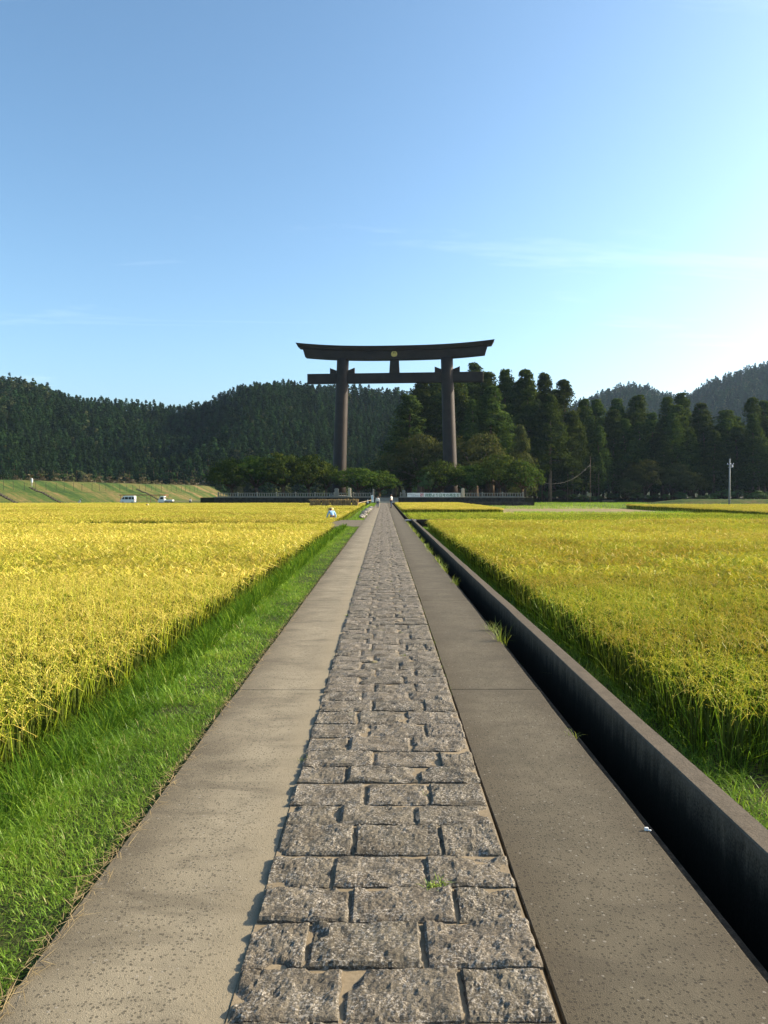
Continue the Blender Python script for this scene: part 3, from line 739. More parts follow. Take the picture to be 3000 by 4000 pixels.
# harvested strip, green aftermath
sheet('stubble_field', 2.0, 38, 82.2, 150, Z_FIELD + .02, M['stubble_soil'])['label'] = 'harvested tan stubble field on the right'
sheet('paddy_mud', -95, -2.4, -2, 140, Z_FIELD, M['mud'])['label'] = 'mud under the left rice fields'
sheet('paddy_mud', 1.95, 95, -2, 82, Z_FIELD, M['mud'])['label'] = 'mud under the right rice fields'
sheet('paddy_mud', 38.1, 115, 82.1, 165, Z_FIELD, M['mud'])['label'] = 'mud under the far right rice block'
def rough_grass(name, label, boxes, z, h, w, mat, seed):
    g = np.random.default_rng(seed); Qs = []; ts = []
    for x0, x1, y0, y1, n in boxes:
        b = np.stack([x0 + (x1 - x0) * g.random(n), y0 + (y1 - y0) * g.random(n), np.full(n, z)], -1)
        cl = np.array([mnoise.noise(Vector((p[0] * .35, p[1] * .35, seed))) for p in b]); b = b[cl > -.25]; m_ = len(b)
        Qs.append(ribbons(b, g.random(m_) * 2 * PI, h * (.4 + .9 * g.random(m_)), .6 * g.random(m_), .5 * g.random(m_), w * (.6 + .8 * g.random(m_)), 1)); ts.append(.15 + .75 * g.random(m_))
    return tag(put(name, quad_mesh(name, np.concatenate(Qs), np.concatenate(ts)), mat), label, kind='stuff')
rough_grass('field_grass', 'low green growth between the right fields', [(2.2, 14, 83, 89, 3000), (15, 38, 93, 97, 3500), (15, 38, 118, 146, 5000), (29.5, 90, 146, 168, 9000), (38, 90, 122, 146, 9000), (29.8, 66, 168, 201, 12000)], Z_FIELD + .02, .30, .09, M['grass'], 5)
rough_grass('pond_weeds', 'clump of green weeds at the bare gap in the left fields', [(-18.5, -13.2, 48.8, 51.5, 2600)], Z_FIELD, .62, .03, M['weed'], 6)
sheet('bare_patch', -19, -12, 46.1, 49.0, Z_FIELD + .24, soil_mat('wet_earth', [(.35, (.16, .14, .12)), (.65, (.26, .23, .19))], 1, 6))['label'] = 'pale bare earth patch at the edge of the left field'
rough_grass('far_grass', 'rough grass on the flat between far rice and levee', [(-80, -30, 139, 200, 9000)], Z_FIELD, .35, .14, M['grass'], 8)

# ------------------------------------------------------------------ torii
TZ = 1.0
to = empty('torii_gate', (2.3, 168, TZ), -R(5.0))
tag(to, 'huge dark brown torii gate towering over the end of the path', 'torii gate')
def curve_up(x, half, rise): return rise * (abs(x) / half) ** 2.6
def beam(name, half_t, half_b, z0, z1, dep0, dep1, rise, n=24, extra=None):
    """curved lintel: half lengths at top and bottom, depth dep0 at the bottom and dep1 at the top"""
    mb = MB(); v = []
    for i in range(n + 1):
        u = -1 + 2 * i / n
        xt = u * half_t; xb = u * half_b
        zt = z1 + curve_up(u, 1, rise); zb = z0 + curve_up(u, 1, rise)
        sec = [(xb, -dep0 / 2, zb), (xt, -dep1 / 2, zt - (.28 if extra else 0)), (xt, 0, zt + (0 if extra else 0)), (xt, dep1 / 2, zt - (.28 if extra else 0)), (xb, dep0 / 2, zb)]
        v += sec
    f = [(i * 5 + k, i * 5 + (k + 1) % 5, i * 5 + 5 + (k + 1) % 5, i * 5 + 5 + k) for i in range(n) for k in range(5)] + [(4, 3, 2, 1, 0), tuple(n * 5 + k for k in range(5))]
    mb.add(v, f); return mb.build(name, M['steel'], to, bevel=.04)
beam('top_lintel', 21.55, 21.0, 31.75, 33.0, 2.7, 3.3, .98, extra=True)
beam('lower_lintel', 20.1, 19.55, 29.85, 31.742, 2.0, 2.15, .80)
mb = MB(); mb.box((0, 0, 25.95), (38.3, 1.25, 2.15)); mb.build('tie_beam', M['steel'], to, bevel=.05)
for s in (-1, 1):
    mb = MB(); n = 12
    pts = [(s * (12.32 - .98 * t), 0, 30.2 * t) for t in np.linspace(0, 1, n)]
    rad = [1.55 - .25 * t for t in np.linspace(0, 1, n)]
    mb.tube(pts, rad, 48)
    cme = mb.mesh('column', 0, 1, True)
    for p in cme.polygons:
        if abs(p.normal.z) > .9: p.use_smooth = False
    put('column', cme, M['steel'], to)
    mb = MB()
    mb.tube([(s * 12.33, 0, -.2), (s * 12.33, 0, .35), (s * 12.32, 0, .5)], [2.1, 2.1, 1.9], 40); mb.build('base_stone', M['fence_stone'], to)
    for q in (-1, 1):
        xc = s * (12.32 - .98 * 27 / 30.2)
        a0 = xc + q * 1.30; a1 = xc + q * 2.72
        mb = MB(); mb.prism([(a0, 27.03), (a1, 27.03), (a1, 28.28), (a0, 27.72)], 'y', -.42, .42); mb.build('wedge', M['steel'], to, bevel=.03)
    for zz in (7.2, 14.1, 20.8):
        t = zz / 30.2; mb = MB()
        mb.tube([(s * (12.32 - .98 * t), 0, zz - .03), (s * (12.32 - .98 * t), 0, zz + .03)], 1.55 - .25 * t + .006, 48, cap=True)
        mb.build('seam', M['steel'], to)
mb = MB(); mb.prism([(-1.12, 27.03), (1.12, 27.03), (.95, 29.842), (-.95, 29.842)], 'y', -.55, .55); mb.build('central_strut', M['steel'], to, bevel=.03)
em = MB(); ring = [(.66 * math.cos(a), .66 * math.sin(a)) for a in np.linspace(0, 2 * PI, 49)[:-1]]
out = []
for x, z in ring:
    r_ = 1.0
    a = math.atan2(z, x)
    if a < -.9 and a > -2.24: r_ = .90 + .10 * math.cos(a * 14)     # feathered lower edge
    if abs(a - PI / 2) < .14: r_ = .86
    out.append((x * r_, 30.95 + z * r_))
em.prism(out, 'y', -1.32, -1.07); emb = em.build('crest', M['gold'], to, bevel=.03)
for s in (-1, 1):
    mb = MB(); mb.prism([(s * .10, 31.52), (s * .20, 31.42), (s * .27, 31.12), (s * .22, 30.98), (s * .13, 31.05), (s * .10, 31.25)], 'y', -1.345, -1.315); mb.build('crest_mark', M['gold_dark'], emb)

# ------------------------------------------------------------------ terrace, retaining walls, stone fences
def poly_ground(name, pts, z, mat, zb=None):
    mb = MB(); mb.prism(pts, 'z', z - .6 if zb is None else zb, z); o = mb.build(name, mat); o['kind'] = 'structure'; return o
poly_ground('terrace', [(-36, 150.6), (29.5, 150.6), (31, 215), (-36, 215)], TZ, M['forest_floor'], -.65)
# fronts with a gap where steps rise from the path
def retaining(x0, x1, label, step_out):
    t = empty('retaining_wall', ((x0 + x1) / 2, 150.3, Z_FIELD)); tag(t, label, 'wall')
    cx = (x0 + x1) / 2; r = random.Random(int(x0 * 10)); z = 0.0; H = TZ - Z_FIELD + .02
    mb = MB(); mb.box((0, .1, H / 2), (x1 - x0 - .02, .5, H - .01)); mb.build('core', M['masonry'], t)
    rows = 3; protos = []
    for k in range(6):
        mb = MB(); w = [.95, 1.05, 1.15, .9, 1.1, 1.0][k]; mb.box((0, 0, 0), (w, .12, H / rows - .03)); me = mb.mesh('block', .03); me.materials.append(M['masonry']); protos.append((w, me))
    cnt = 0
    for j in range(rows):
        x = x0 + (.0 if j % 2 else -.0)
        while x < x1 - .8:
            w, me = r.choice(protos); o = bpy.data.objects.new('block', me); COL.objects.link(o); o.parent = t
            o.location = (min(x + w / 2, x1 - w / 2) - cx, -.17 + r.uniform(-.02, .02), H / rows * (j + .5)); x += w + .02; cnt += 1
    mb = MB(); mb.box((0, -.02, H + .05), (x1 - x0, .62, .1)); mb.build('coping', M['fence_stone'], t, bevel=.015)
    return t
retaining(-33.2, -1.9, 'dark masonry retaining wall under the stone fence left of the path', 0)
retaining(2.9, 27.6, 'dark masonry retaining wall under the stone fence right of the path', 0)
mb = MB(); mb.box((15.8, 149.2, -.2), (25.4, .5, .75)); tag(mb.build('foot_wall', M['masonry'], bevel=.05), 'low dark footing wall before the right retaining wall', 'wall')
st = empty('steps', (.5, 149, 0)); tag(st, 'stone steps at the far end of the path', 'steps')
for i in range(4):
    mb = MB(); mb.box((0, .25 + .38 * i, .125 + .25 * i), (4.6, .44, .25)); mb.build('step', M['pillar_stone'] if i == 0 else M['fence_stone'], st, bevel=.015)

def stone_fence(x0, x1, label, n):
    t = empty('stone_fence', ((x0 + x1) / 2, 150.35, TZ + .12)); tag(t, label, 'fence')
    w = x1 - x0
    mb = MB(); mb.box((0, 0, .75), (w, .24, .11)); mb.build('top_rail', M['fence_stone'], t, bevel=.015)
    mb = MB(); mb.box((0, 0, .08), (w, .26, .12)); mb.build('bottom_rail', M['fence_stone'], t, bevel=.015)
    mb = MB(); mb.box((0, 0, .418), (.15, .15, .55)); bme = mb.mesh('baluster', .012); bme.materials.append(M['fence_stone'])
    mb = MB(); mb.box((0, 0, .46), (.27, .27, .94)); mb.prism([(-.135, .93), (.135, .93), (.09, 1.0), (-.09, 1.0)], 'y', -.1, .1); pme = mb.mesh('post', .015); pme.materials.append(M['fence_stone'])
    for i in range(n + 1):
        o = bpy.data.objects.new('post' if i % 8 == 0 else 'baluster', pme if i % 8 == 0 else bme); COL.objects.link(o); o.parent = t
        o.location = (-w / 2 + w * i / n, 0, -.03 if i % 8 == 0 else 0)
    return t
stone_fence(-32.4, -2.2, 'grey stone baluster fence on the wall left of the path', 64)
stone_fence(3.25, 27.2, 'grey stone baluster fence on the wall right of the path, with the banner', 48)
def pillar(x, y_, label, w=.55, h=1.55, mat='pillar_stone'):
    t = empty('stone_pillar', (x, y_, TZ + .1)); tag(t, label, 'pillar')
    mb = MB(); mb.box((0, 0, .1), (w * 1.3, w * 1.3, .2)); mb.build('base', M[mat], t, bevel=.02)
    mb = MB(); mb.box((0, 0, h / 2 + .1), (w, w, h - .2)); mb.build('shaft', M[mat], t, bevel=.03)
    mb = MB(); mb.box((0, 0, h + .03), (w * 1.18, w * 1.18, .1)); mb.prism([(-w * .55, h + .08), (w * .55, h + .08), (w * .3, h + .26), (-w * .3, h + .26)], 'y', -w * .5, w * .5); mb.build('cap', M[mat], t, bevel=.03)
pillar(-6.7, 149.75, 'pale sunlit stone pillar on the fence left of the path')
pillar(-9.4, 152.3, 'dim stone pillar behind the left fence under the trees', .8, 1.5, 'fence_stone')
pillar(15.35, 149.75, 'pale stone pillar beside the end of the banner', .55, 1.5)
pillar(3.9, 151.6, 'grey stone post behind the near end of the banner', .55, 1.15, 'fence_stone')
pillar(-2.1, 150.4, 'slim grey stone gatepost left of the steps', .3, 1.35, 'fence_stone')

# banner tied on the right fence
bn = empty('banner', (9.75, 150.1, TZ + .09)); tag(bn, 'long white banner with red and green Japanese writing on the stone fence', 'banner')
bw_, bh = 10.4, .86
v = []; f = []; nx, nz = 52, 4
for j in range(nz + 1):
    for i in range(nx + 1):
        x = -bw_ / 2 + bw_ * i / nx; v.append((x, .012 * math.sin(x * 2.3) + .006 * math.sin(x * 7 + j), bh * j / nz - .02 * math.sin(PI * ((x * .5) % 1))))
for j in range(nz):
    for i in range(nx):
        a = j * (nx + 1) + i; f.append((a, a + 1, a + nx + 2, a + nx + 1))
me = bpy.data.meshes.new('cloth'); me.from_pydata(v, [], f); me.update()
cl_ = put('cloth', me, M['banner'], bn); sm = cl_.modifiers.new('thick', 'SOLIDIFY'); sm.thickness = .006
def lettering(name, txt, size, x, z, mat, spacing=1.0):
    cu = bpy.data.curves.new(name, 'FONT'); cu.body = txt; cu.size = size; cu.extrude = .004; cu.offset = .010 * size; cu.space_character = spacing
    cu.align_x = 'LEFT'
    o = bpy.data.objects.new(name, cu); COL.objects.link(o)
    dg = bpy.context.evaluated_depsgraph_get(); me = bpy.data.meshes.new_from_object(o.evaluated_get(dg))
    bpy.data.objects.remove(o); me.name = name
    xs = [q.co.x for q in me.vertices]; zs = [q.co.y for q in me.vertices]
    o = put(name, me, mat, bn, (x, -.03, z)); o.rotation_euler = (R(90), 0, 0)
    return (min(xs), max(xs), min(zs), max(zs)) if xs else None
print('LETTER', lettering('prayer_character', '祈', .80, -2.75, .12, M['ink_red']))
print('LETTER', lettering('slogan', '熊野より日本の再生を', .68, -1.75, .15, M['ink_green']))
mb = MB(); rr = random.Random(5)                       # two lines of small brush writing, too small to read
for row, (x0, x1, z0) in enumerate(((-5.0, -3.55, .56), (-4.3, -2.85, .24))):
    x = x0
    while x < x1:
        for q in range(3):
            a = rr.uniform(-1.2, 1.2); c = (x + rr.uniform(-.07, .07), -.03, z0 + rr.uniform(-.07, .09))
            mb.box(c, (rr.uniform(.08, .16), .006, .022), Matrix.Rotation(a, 3, 'Y'))
        x += .21
mb.build('small_writing', M['ink_black'], bn)['kind'] = 'stuff'

# leaning notice at the end of the verge, rope rail
sg = empty('notice_board', (-2.2, 146, -.1), R(6)); tag(sg, 'narrow white notice board leaning beside the end of the path', 'sign')
mb = MB(); mb.box((0, 0, .95), (.46, .04, 1.35), Matrix.Rotation(R(-5), 3, 'Y')); mb.build('panel', M['white'], sg, bevel=.01)
mb = MB(); mb.box((-.03, -.03, 1.15), (.20, .012, .7), Matrix.Rotation(R(-5), 3, 'Y')); mb.build('print', plain('pale_blue_print', (.35, .55, .62), .6), sg)
mb = MB(); mb.box((.0, .05, .45), (.06, .05, 1.0)); mb.build('stake', M['bamboo'], sg)
mb = MB(); mb.prism([(-.2, .1), (.2, .1), (.0, .95)], 'y', -.02, .02); o = mb.build('warning_board', M['white'], None, loc=(-3.05, 145.6, -.1)); tag(o, 'small white triangular board standing left of the narrow notice board', 'sign')
rr_ = empty('rail', (-3.2, 128, -.4)); tag(rr_, 'thin pale pole rail from the straw rack to the path end', 'rail')
mb = MB(); mb.tube([(-1.4, -8, .62), (.85, 14, 1.0)], .045, 8); mb.build('bar', M['bamboo'], rr_)
for q in ((-1.3, -7, .62), (-.2, 3.5, .8), (.75, 13, 1.0)):
    mb = MB(); mb.tube([(q[0], q[1], -.15), q], .04, 8); mb.build('post', M['bamboo'], rr_)

# straw drying rack
rk = empty('straw_drying_rack', (-7.24, 110, Z_FIELD)); tag(rk, 'long wooden rack hung with bundles of drying rice straw', 'drying rack')
mb = MB(); mb.tube([(-3.5, 0, 1.42), (0, 0, 1.47), (3.5, 0, 1.52)], .05, 8); mb.build('rail', M['bamboo'], rk)
for x in (-3.3, -1.1, 1.1, 3.3):
    for s in (-1, 1):
        mb = MB(); mb.tube([(x, s * .5, 0), (x, -s * .08, 1.62)], .035, 6); mb.build('leg', M['bamboo'], rk)
gb = np.random.default_rng(77)
def bundle_mesh(seed):
    g = np.random.default_rng(seed); mb = MB()
    for s in (-1, 1):
        mb.tube([(0, s * .03, 1.52), (0, s * .11, 1.38), (0, s * .17, .95), (0, s * .24, .42), (0, s * .25, .30)], [.03, .085, .11, .145, .12], 9)
    mb.tube([(-.075, 0, 1.50), (.075, 0, 1.50)], .075, 8)
    me = mb.mesh('straw_bundle')
    for p in me.vertices:
        p.co += Vector((mnoise.noise(p.co * 9 + Vector((seed, 0, 0))), mnoise.noise(p.co * 9 + Vector((0, seed, 0))), mnoise.noise(p.co * 6 + Vector((0, 0, seed))))) * .035
    me.materials.append(M['straw']); return me
bms = [bundle_mesh(k * 3 + 1) for k in range(5)]
for i in range(32):
    o = bpy.data.objects.new('straw_bundle', bms[i % 5]); COL.objects.link(o); o.parent = rk
    x = -3.35 + 6.7 * i / 31; o.location = (x, gb.normal() * .02, (x + 3.5) / 7 * .10 - .03 + gb.normal() * .025); o.rotation_euler = (0, gb.normal() * .05, gb.normal() * .15 + (PI if i % 2 else 0)); o.scale = (1, 1, 1)
N = 2200; b = np.stack([-3.5 + 7 * gb.random(N), gb.normal(size=N) * .05, 1.46 + .06 * gb.random(N)], -1)
Q = ribbons(b, gb.random(N) * 2 * PI, .12 + .2 * gb.random(N), gb.random(N) * 1.5, .5 + gb.random(N), .012 + .012 * gb.random(N), 2)
o = put('loose_straw', quad_mesh('loose_straw', Q, np.repeat(gb.random(N), 2)), M['dry_grass'], rk); o['kind'] = 'stuff'

# rocks along the left edge of the path
def rock_mesh(seed):
    bm = bmesh.new(); bmesh.ops.create_icosphere(bm, subdivisions=2, radius=.5)
    for v in bm.verts:
        n_ = mnoise.noise(v.co * 2.1 + Vector((seed * 3.1, 0, 0))); v.co *= 1 + .38 * n_; v.co.z *= .62
        v.co.x = round(v.co.x * 5) / 5 * .35 + v.co.x * .65
    me = bpy.data.meshes.new('rock'); bm.to_mesh(me); bm.free(); me.materials.append(M['rock']); return me
rms = [rock_mesh(k) for k in range(6)]
gr = random.Random(9)
for i in range(30):
    t_ = i / 29
    o = bpy.data.objects.new('rock', rms[i % 6]); COL.objects.link(o)
    yy = 56.5 + 39 * t_ + gr.uniform(-.5, .5); xx = -1.66 + gr.uniform(-.16, .16) + .06 * t_
    s = gr.uniform(.32, .62) * (.9 + .3 * t_)
    o.location = (xx, yy, .05 + .10 * gr.random()); o.rotation_euler = (gr.uniform(-.3, .3), gr.uniform(-.3, .3), gr.uniform(0, 6)); o.scale = (s, s, s * .8)
    tag(o, 'pale grey rock in the row of stones along the left path edge', 'rock', 'rocks lining the left path edge')

# ------------------------------------------------------------------ levee on the left
def levee_z(s, d_):
    """d_ metres from the top edge down the face"""
    return 5.1 - 5.75 * min(1, max(0, d_ / 12.0))
LV0, LV1 = Vector((-102, 60)), Vector((-70, 380))
ldir = (LV1 - LV0).normalized(); lnor = Vector((ldir.y, -ldir.x))
v = []; f = []; ns = 120; prof = [(-60, 5.0), (-5, 5.1), (0, 5.1), (1.5, 4.7), (4, 3.35), (6.2, 2.25), (7.4, 1.95), (9, 1.1), (11, .0), (12.5, -.62), (14, -.64)]
for i in range(ns + 1):
    c = LV0 + (LV1 - LV0) * i / ns
    for dd, z in prof:
        p = c + lnor * dd
        v.append((p.x, p.y, z + (.16 * mnoise.noise(Vector((p.x * .25, p.y * .25, 1))) if -1 < dd < 12 else 0)))
w = len(prof)
for i in range(ns):
    for k in range(w - 1): a = i * w + k; f.append((a, a + 1, a + w + 1, a + w))
me = bpy.data.meshes.new('levee'); me.from_pydata(v, [], f); me.update()
tag(put('levee', me, M['levee']), 'grassy river levee across the left of the valley', kind='structure')
def on_levee(s, dd):
    """s metres along, dd metres down the face -> point"""
    c = LV0 + ldir * s + lnor * dd
    z = np.interp(dd, [q[0] for q in prof], [q[1] for q in prof]); return Vector((c.x, c.y, z))
# net stakes along the face
mb = MB(); mb.tube([(0, 0, -.2), (0, 0, 2.1)], .05, 6); sme = mb.mesh('stake'); sme.materials.append(M['dark_metal'])
for i in range(30):
    p = on_levee(108 + i * 4.6 + gr.uniform(-.6, .6), 5.6)
    o = bpy.data.objects.new('stake', sme); COL.objects.link(o); o.location = p; o.scale = (1, 1, gr.uniform(.8, 1.1)); o.rotation_euler = (gr.uniform(-.04, .04), gr.uniform(-.04, .04), 0)
    tag(o, 'thin dark stake standing in the row along the grass levee', 'stake', 'stakes along the levee')
for si, s in enumerate((108, 126, 187)):
    t = empty('levee_stairs', on_levee(s, 0)); tag(t, ['worn stone stairs down the levee at the left edge', 'worn stone stairs down the levee near the white post', 'worn stone stairs down the levee behind the parked van'][si], 'stairs')
    for k in range(14):
        p = on_levee(s, 4.5 + k * .58) - on_levee(s, 0)
        mb = MB(); mb.box((0, 0, 0), (.55, 1.3, .34), Matrix.Rotation(math.atan2(lnor.y, lnor.x), 3, 'Z')); mb.build('step', M['masonry'], t, bevel=.03, loc=(p.x, p.y, p.z + .02))
p = on_levee(128, 3.6)
wp = empty('marker_post', p); tag(wp, 'white topped marker post on the levee face at far left', 'post')
mb = MB(); mb.tube([(0, 0, -.1), (0, 0, .9)], .09, 8); mb.build('post', M['grey_metal'], wp)
mb = MB(); mb.box((0, 0, 1.4), (.42, .3, 1.0)); mb.build('box', M['white'], wp, bevel=.05)

# ------------------------------------------------------------------ trees
def clumped(centres, radii, per, size, aspect, g, flat=.75, up=.35, droop=0.0):
    cs = np.repeat(centres, per, 0); rs = np.repeat(radii, per)
    d_ = g.normal(size=(len(cs), 3)); d_ /= np.linalg.norm(d_, axis=1)[:, None]
    rad = rs * (.45 + .55 * g.random(len(cs)) ** .5)
    off = d_ * rad[:, None]; off[:, 2] *= flat
    ax = cs.copy(); ax[:, 2] = 0; ax /= np.linalg.norm(ax, axis=1)[:, None] + 1e-6
    nb = d_ + ax * .8; nb[:, 2] += up; nb /= np.linalg.norm(nb, axis=1)[:, None] + 1e-6
    Q = leaf_quads(cs + off, np.full(len(cs), size), aspect, nb, .62, droop, g)
    ti = np.clip(.25 + .35 * g.random(len(cs)) + .25 * np.repeat(g.random(len(centres)), per) + .15 * d_[:, 2], 0, 1)
    return Q, ti
def cedar_crown(name, H, base, rad, nclump, per, size, seed, mat, top_bush=.35):
    """old cedar: drooping tufted branches round a stem, rounded ragged top"""
    g = np.random.default_rng(seed)
    t = g.random(nclump) ** .85; ang = g.random(nclump) * 2 * PI
    prof = rad * np.minimum(1.0, (1.04 - t) ** .82 * (1 - .08 * np.sin(t * 37 + seed))) * np.minimum(1, .55 + t * 3)
    rr = prof * np.where(g.random(nclump) < .72, .72 + .36 * g.random(nclump), .2 + .5 * g.random(nclump))
    # missing branches
    gap = np.array([mnoise.noise(Vector((math.cos(a) * 1.5 + seed, math.sin(a) * 1.5, q * 4))) for a, q in zip(ang, t)])
    keep = gap > -.32; t, ang, rr = t[keep], ang[keep], rr[keep]; m_ = len(t)
    c = np.stack([np.cos(ang) * rr, np.sin(ang) * rr, base + (H - base) * t - .12 * rr], -1)
    R_ = (.55 + .8 * (1 - t)) * rad * .20 * (.7 + .6 * g.random(m_)) + .28
    Q, ti = clumped(c, R_, per, size, .55, g, .72, .5, .3)
    me = quad_mesh(name, Q, ti); me.materials.append(mat); return me
def stem_mesh(name, H, r0, mat, seed, limbs=10, base=.3, lr=3.0):
    r = random.Random(seed); mb = MB()
    pts = [(r.uniform(-.1, .1) * k, r.uniform(-.1, .1) * k, H * k / 6 - .2) for k in range(7)]
    mb.tube(pts, [r0 * (1 - .13 * k) for k in range(7)], 8)
    for q in range(limbs):
        k = base + (.9 - base) * q / max(1, limbs); z = H * k; a = q * 2.4; L = lr * (1.05 - k)
        mb.tube([(0, 0, z), (math.cos(a) * L * .6, math.sin(a) * L * .6, z + .1 * L), (math.cos(a) * L, math.sin(a) * L, z)], [r0 * .22, r0 * .14, r0 * .05], 5)
    me = mb.mesh(name, 0, 1, True); me.materials.append(mat); return me
HC = 30.0
cedars = [(cedar_crown('crown', HC, [3.5, 7.5, 5.5, 9, 4][k], [5.9, 5.1, 5.5, 4.8, 6.2][k], 330, 34, .56, 60 + k, M['cedar']), stem_mesh('trunk', HC * .97, .42, M['bark_pale'] if k in (1, 3) else M['bark'], k, 12, .3, 4.2)) for k in range(5)]
def at(px, py, Y):
    """point on the ray through photo pixel (px,py) at distance Y; used once to survey positions"""
    dx = (px - 1500) / 3000; dy = -(py - 2000) / 3000
    wy = math.cos(PITCH) + dy * math.sin(PITCH); wz = -math.sin(PITCH) + dy * math.cos(PITCH)
    t = Y / wy; return dx * t, CAM_H + wz * t
def grove_ground(x, y_):
    if -36 < x < 30.5 and 150.6 < y_ < 215: return TZ
    return -.6 + .9 * min(1, max(0, (y_ - 196) / 12))
def place_cedar(x, y_, H, k, wid=1.0, label=None, group='cedars of the dense grove right of the torii'):
    z = grove_ground(x, y_)
    t = empty('cedar_tree', (x, y_, z - .05), gr.uniform(0, 6.28)); s = H / HC
    for nm, me in zip(('crown', 'trunk'), cedars[k]):
        o = bpy.data.objects.new(nm, me); COL.objects.link(o); o.parent = t
    t.scale = (s ** .6 * wid, s ** .6 * wid, s)
    tag(t, label or 'tall dark green cedar in the dense grove right of the torii', 'tree', group); return t
sil = [(1600, 1560, 196, 1.3), (1650, 1505, 201, 1.3), (1705, 1478, 203, 1.35), (1775, 1476, 206, 1.1), (1857, 1428, 214, .9), (1905, 1472, 202, 1.1), (1922, 1528, 190, 1.25), (1977, 1457, 205, 1.05), (2053, 1462, 204, 1.15),
       (2129, 1466, 208, .95), (2202, 1503, 208, 1.1), (2283, 1575, 214, 1.05), (2329, 1573, 222, 1.0), (2410, 1572, 228, 1.05), (2488, 1554, 226, 1.05), (2546, 1629, 218, .95), (2606, 1566, 230, 1.0),
       (2663, 1548, 232, 1.05), (2738, 1590, 226, 1.15), (2835, 1611, 220, 1.2), (2937, 1569, 228, 1.1), (2985, 1580, 232, 1.0), (3060, 1600, 226, 1.1), (3140, 1560, 230, 1.1), (3230, 1600, 226, 1.15), (3330, 1580, 230, 1.1),
       (1846, 1578, 187, .95), (1560, 1690, 196, 1.1), (2150, 1560, 200, 1.0), (2235, 1620, 204, 1.1), (2340, 1680, 206, 1.0), (2440, 1650, 212, 1.0), (2590, 1650, 214, 1.0), (2700, 1700, 212, 1.0), (2790, 1690, 210, 1.0), (2880, 1680, 212, 1.05), (2965, 1690, 210, 1.0)]
for i, (px, py, Y, wd) in enumerate(sil):
    x, zt = at(px, py, Y); place_cedar(x, Y, zt - grove_ground(x, Y) + .8, i % 5, wd * 1.22 * (1 + .12 * gr.uniform(-1, 1)))
sx_ = sorted((q[0], q[1]) for q in sil[:26])
for i in range(84):
    px = 1620 + (3350 - 1620) * (i + gr.random()) / 84; Y = gr.uniform(206, 252)
    py = np.interp(px, [q[0] for q in sx_], [q[1] for q in sx_]) + gr.uniform(22, 150)
    x, zt = at(px, py, Y); place_cedar(x, Y, zt - grove_ground(x, Y), (i * 3) % 5, gr.uniform(1.05, 1.5))
# thin bare-stemmed trees at the grove edge
mb = MB(); mb.tube([(0, 0, -.2), (.05, .03, 4), (.0, .1, 9)], [.13, .11, .07], 6); pst = mb.mesh('stem'); pst.materials.append(M['bark_pale'])
cr = cedar_crown('crown', 12, 6, 1.9, 60, 30, .5, 91, M['cedar'])
for i, px in enumerate((2117, 2126, 2165, 2208, 2217, 2275, 2290, 2325, 2339, 2108, 2150, 2248)):
    Y = 203 + (i % 4) * 2; x, _ = at(px, 1900, Y)
    t = empty('slender_tree', (x, Y, grove_ground(x, Y)), i); s = gr.uniform(.85, 1.1); t.scale = (s, s, s * 1.05)
    for nm, me in (('trunk', pst), ('crown', cr)):
        o = bpy.data.objects.new(nm, me); COL.objects.link(o); o.parent = t
    tag(t, 'slender tree with a pale bare stem at the edge of the cedar grove', 'tree', 'slender trees at the grove edge')
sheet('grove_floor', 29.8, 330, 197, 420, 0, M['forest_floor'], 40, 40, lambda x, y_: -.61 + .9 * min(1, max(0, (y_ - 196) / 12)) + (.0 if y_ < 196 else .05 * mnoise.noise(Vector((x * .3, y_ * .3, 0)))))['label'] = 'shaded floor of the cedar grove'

def broad_tree(H, rad, layers, nclump, per, size, seed, mat, base=.25, bark='bark'):
    """spreading tree: forked trunk, limbs reaching into layered leaf clumps"""
    g = np.random.default_rng(seed); r = random.Random(seed); mb = MB()
    fork = H * base; mb.tube([(0, 0, -.3), (.06, .02, fork * .6), (0, .05, fork)], [H * .045, H * .036, H * .034], 8)
    ends = []
    for k in range(layers):
        a = k * 2.399 + r.uniform(-.3, .3); reach = rad * r.uniform(.55, .95); zt = H * r.uniform(.5, .9) * (1 - .25 * reach / rad)
        m1 = (math.cos(a) * reach * .45, math.sin(a) * reach * .45, fork + (zt - fork) * .6); e = (math.cos(a) * reach, math.sin(a) * reach, zt)
        mb.tube([(0, .05, fork * .95), m1, e], [H * .024, H * .015, H * .005], 6); ends += [e, m1]
    ends = np.array(ends)
    n = nclump; d_ = g.normal(size=(n, 3)); d_ /= np.linalg.norm(d_, axis=1)[:, None]; d_[:, 2] = np.abs(d_[:, 2]) * 1.0 - .35 * g.random(n)
    c = np.stack([d_[:, 0] * rad, d_[:, 1] * rad, H * (.48 + .46 * d_[:, 2])], -1) * 1.0
    sh = (.55 + .42 * g.random(n)); c[:, 0] *= sh; c[:, 1] *= sh
    gap = np.array([mnoise.noise(Vector(p) * (2.2 / rad) + Vector((seed, 0, 0))) for p in c]); c = c[gap > -.30]
    c = np.concatenate([c, ends + g.normal(size=ends.shape) * rad * .1])
    Q, ti = clumped(c, rad * (.15 + .12 * g.random(len(c))), per, size, .6, g, .5, .9)
    cm = quad_mesh('crown', Q, ti); cm.materials.append(mat)
    tm = mb.mesh('trunk', 0, 1, True); tm.materials.append(M[bark]); return cm, tm
cherries = [broad_tree(7.6, 4.6, 8, 120, 44, .34, 200 + k, M['cherry'], .22) for k in range(3)]
zelk = [broad_tree(12.5, 6.0, 12, 130, 44, .42, 220 + k, M['zelkova'], .3, 'bark_pale') for k in range(2)]
bushy = [broad_tree(9.5, 5.0, 9, 130, 40, .5, 240 + k, M['zelkova'], .15) for k in range(2)]
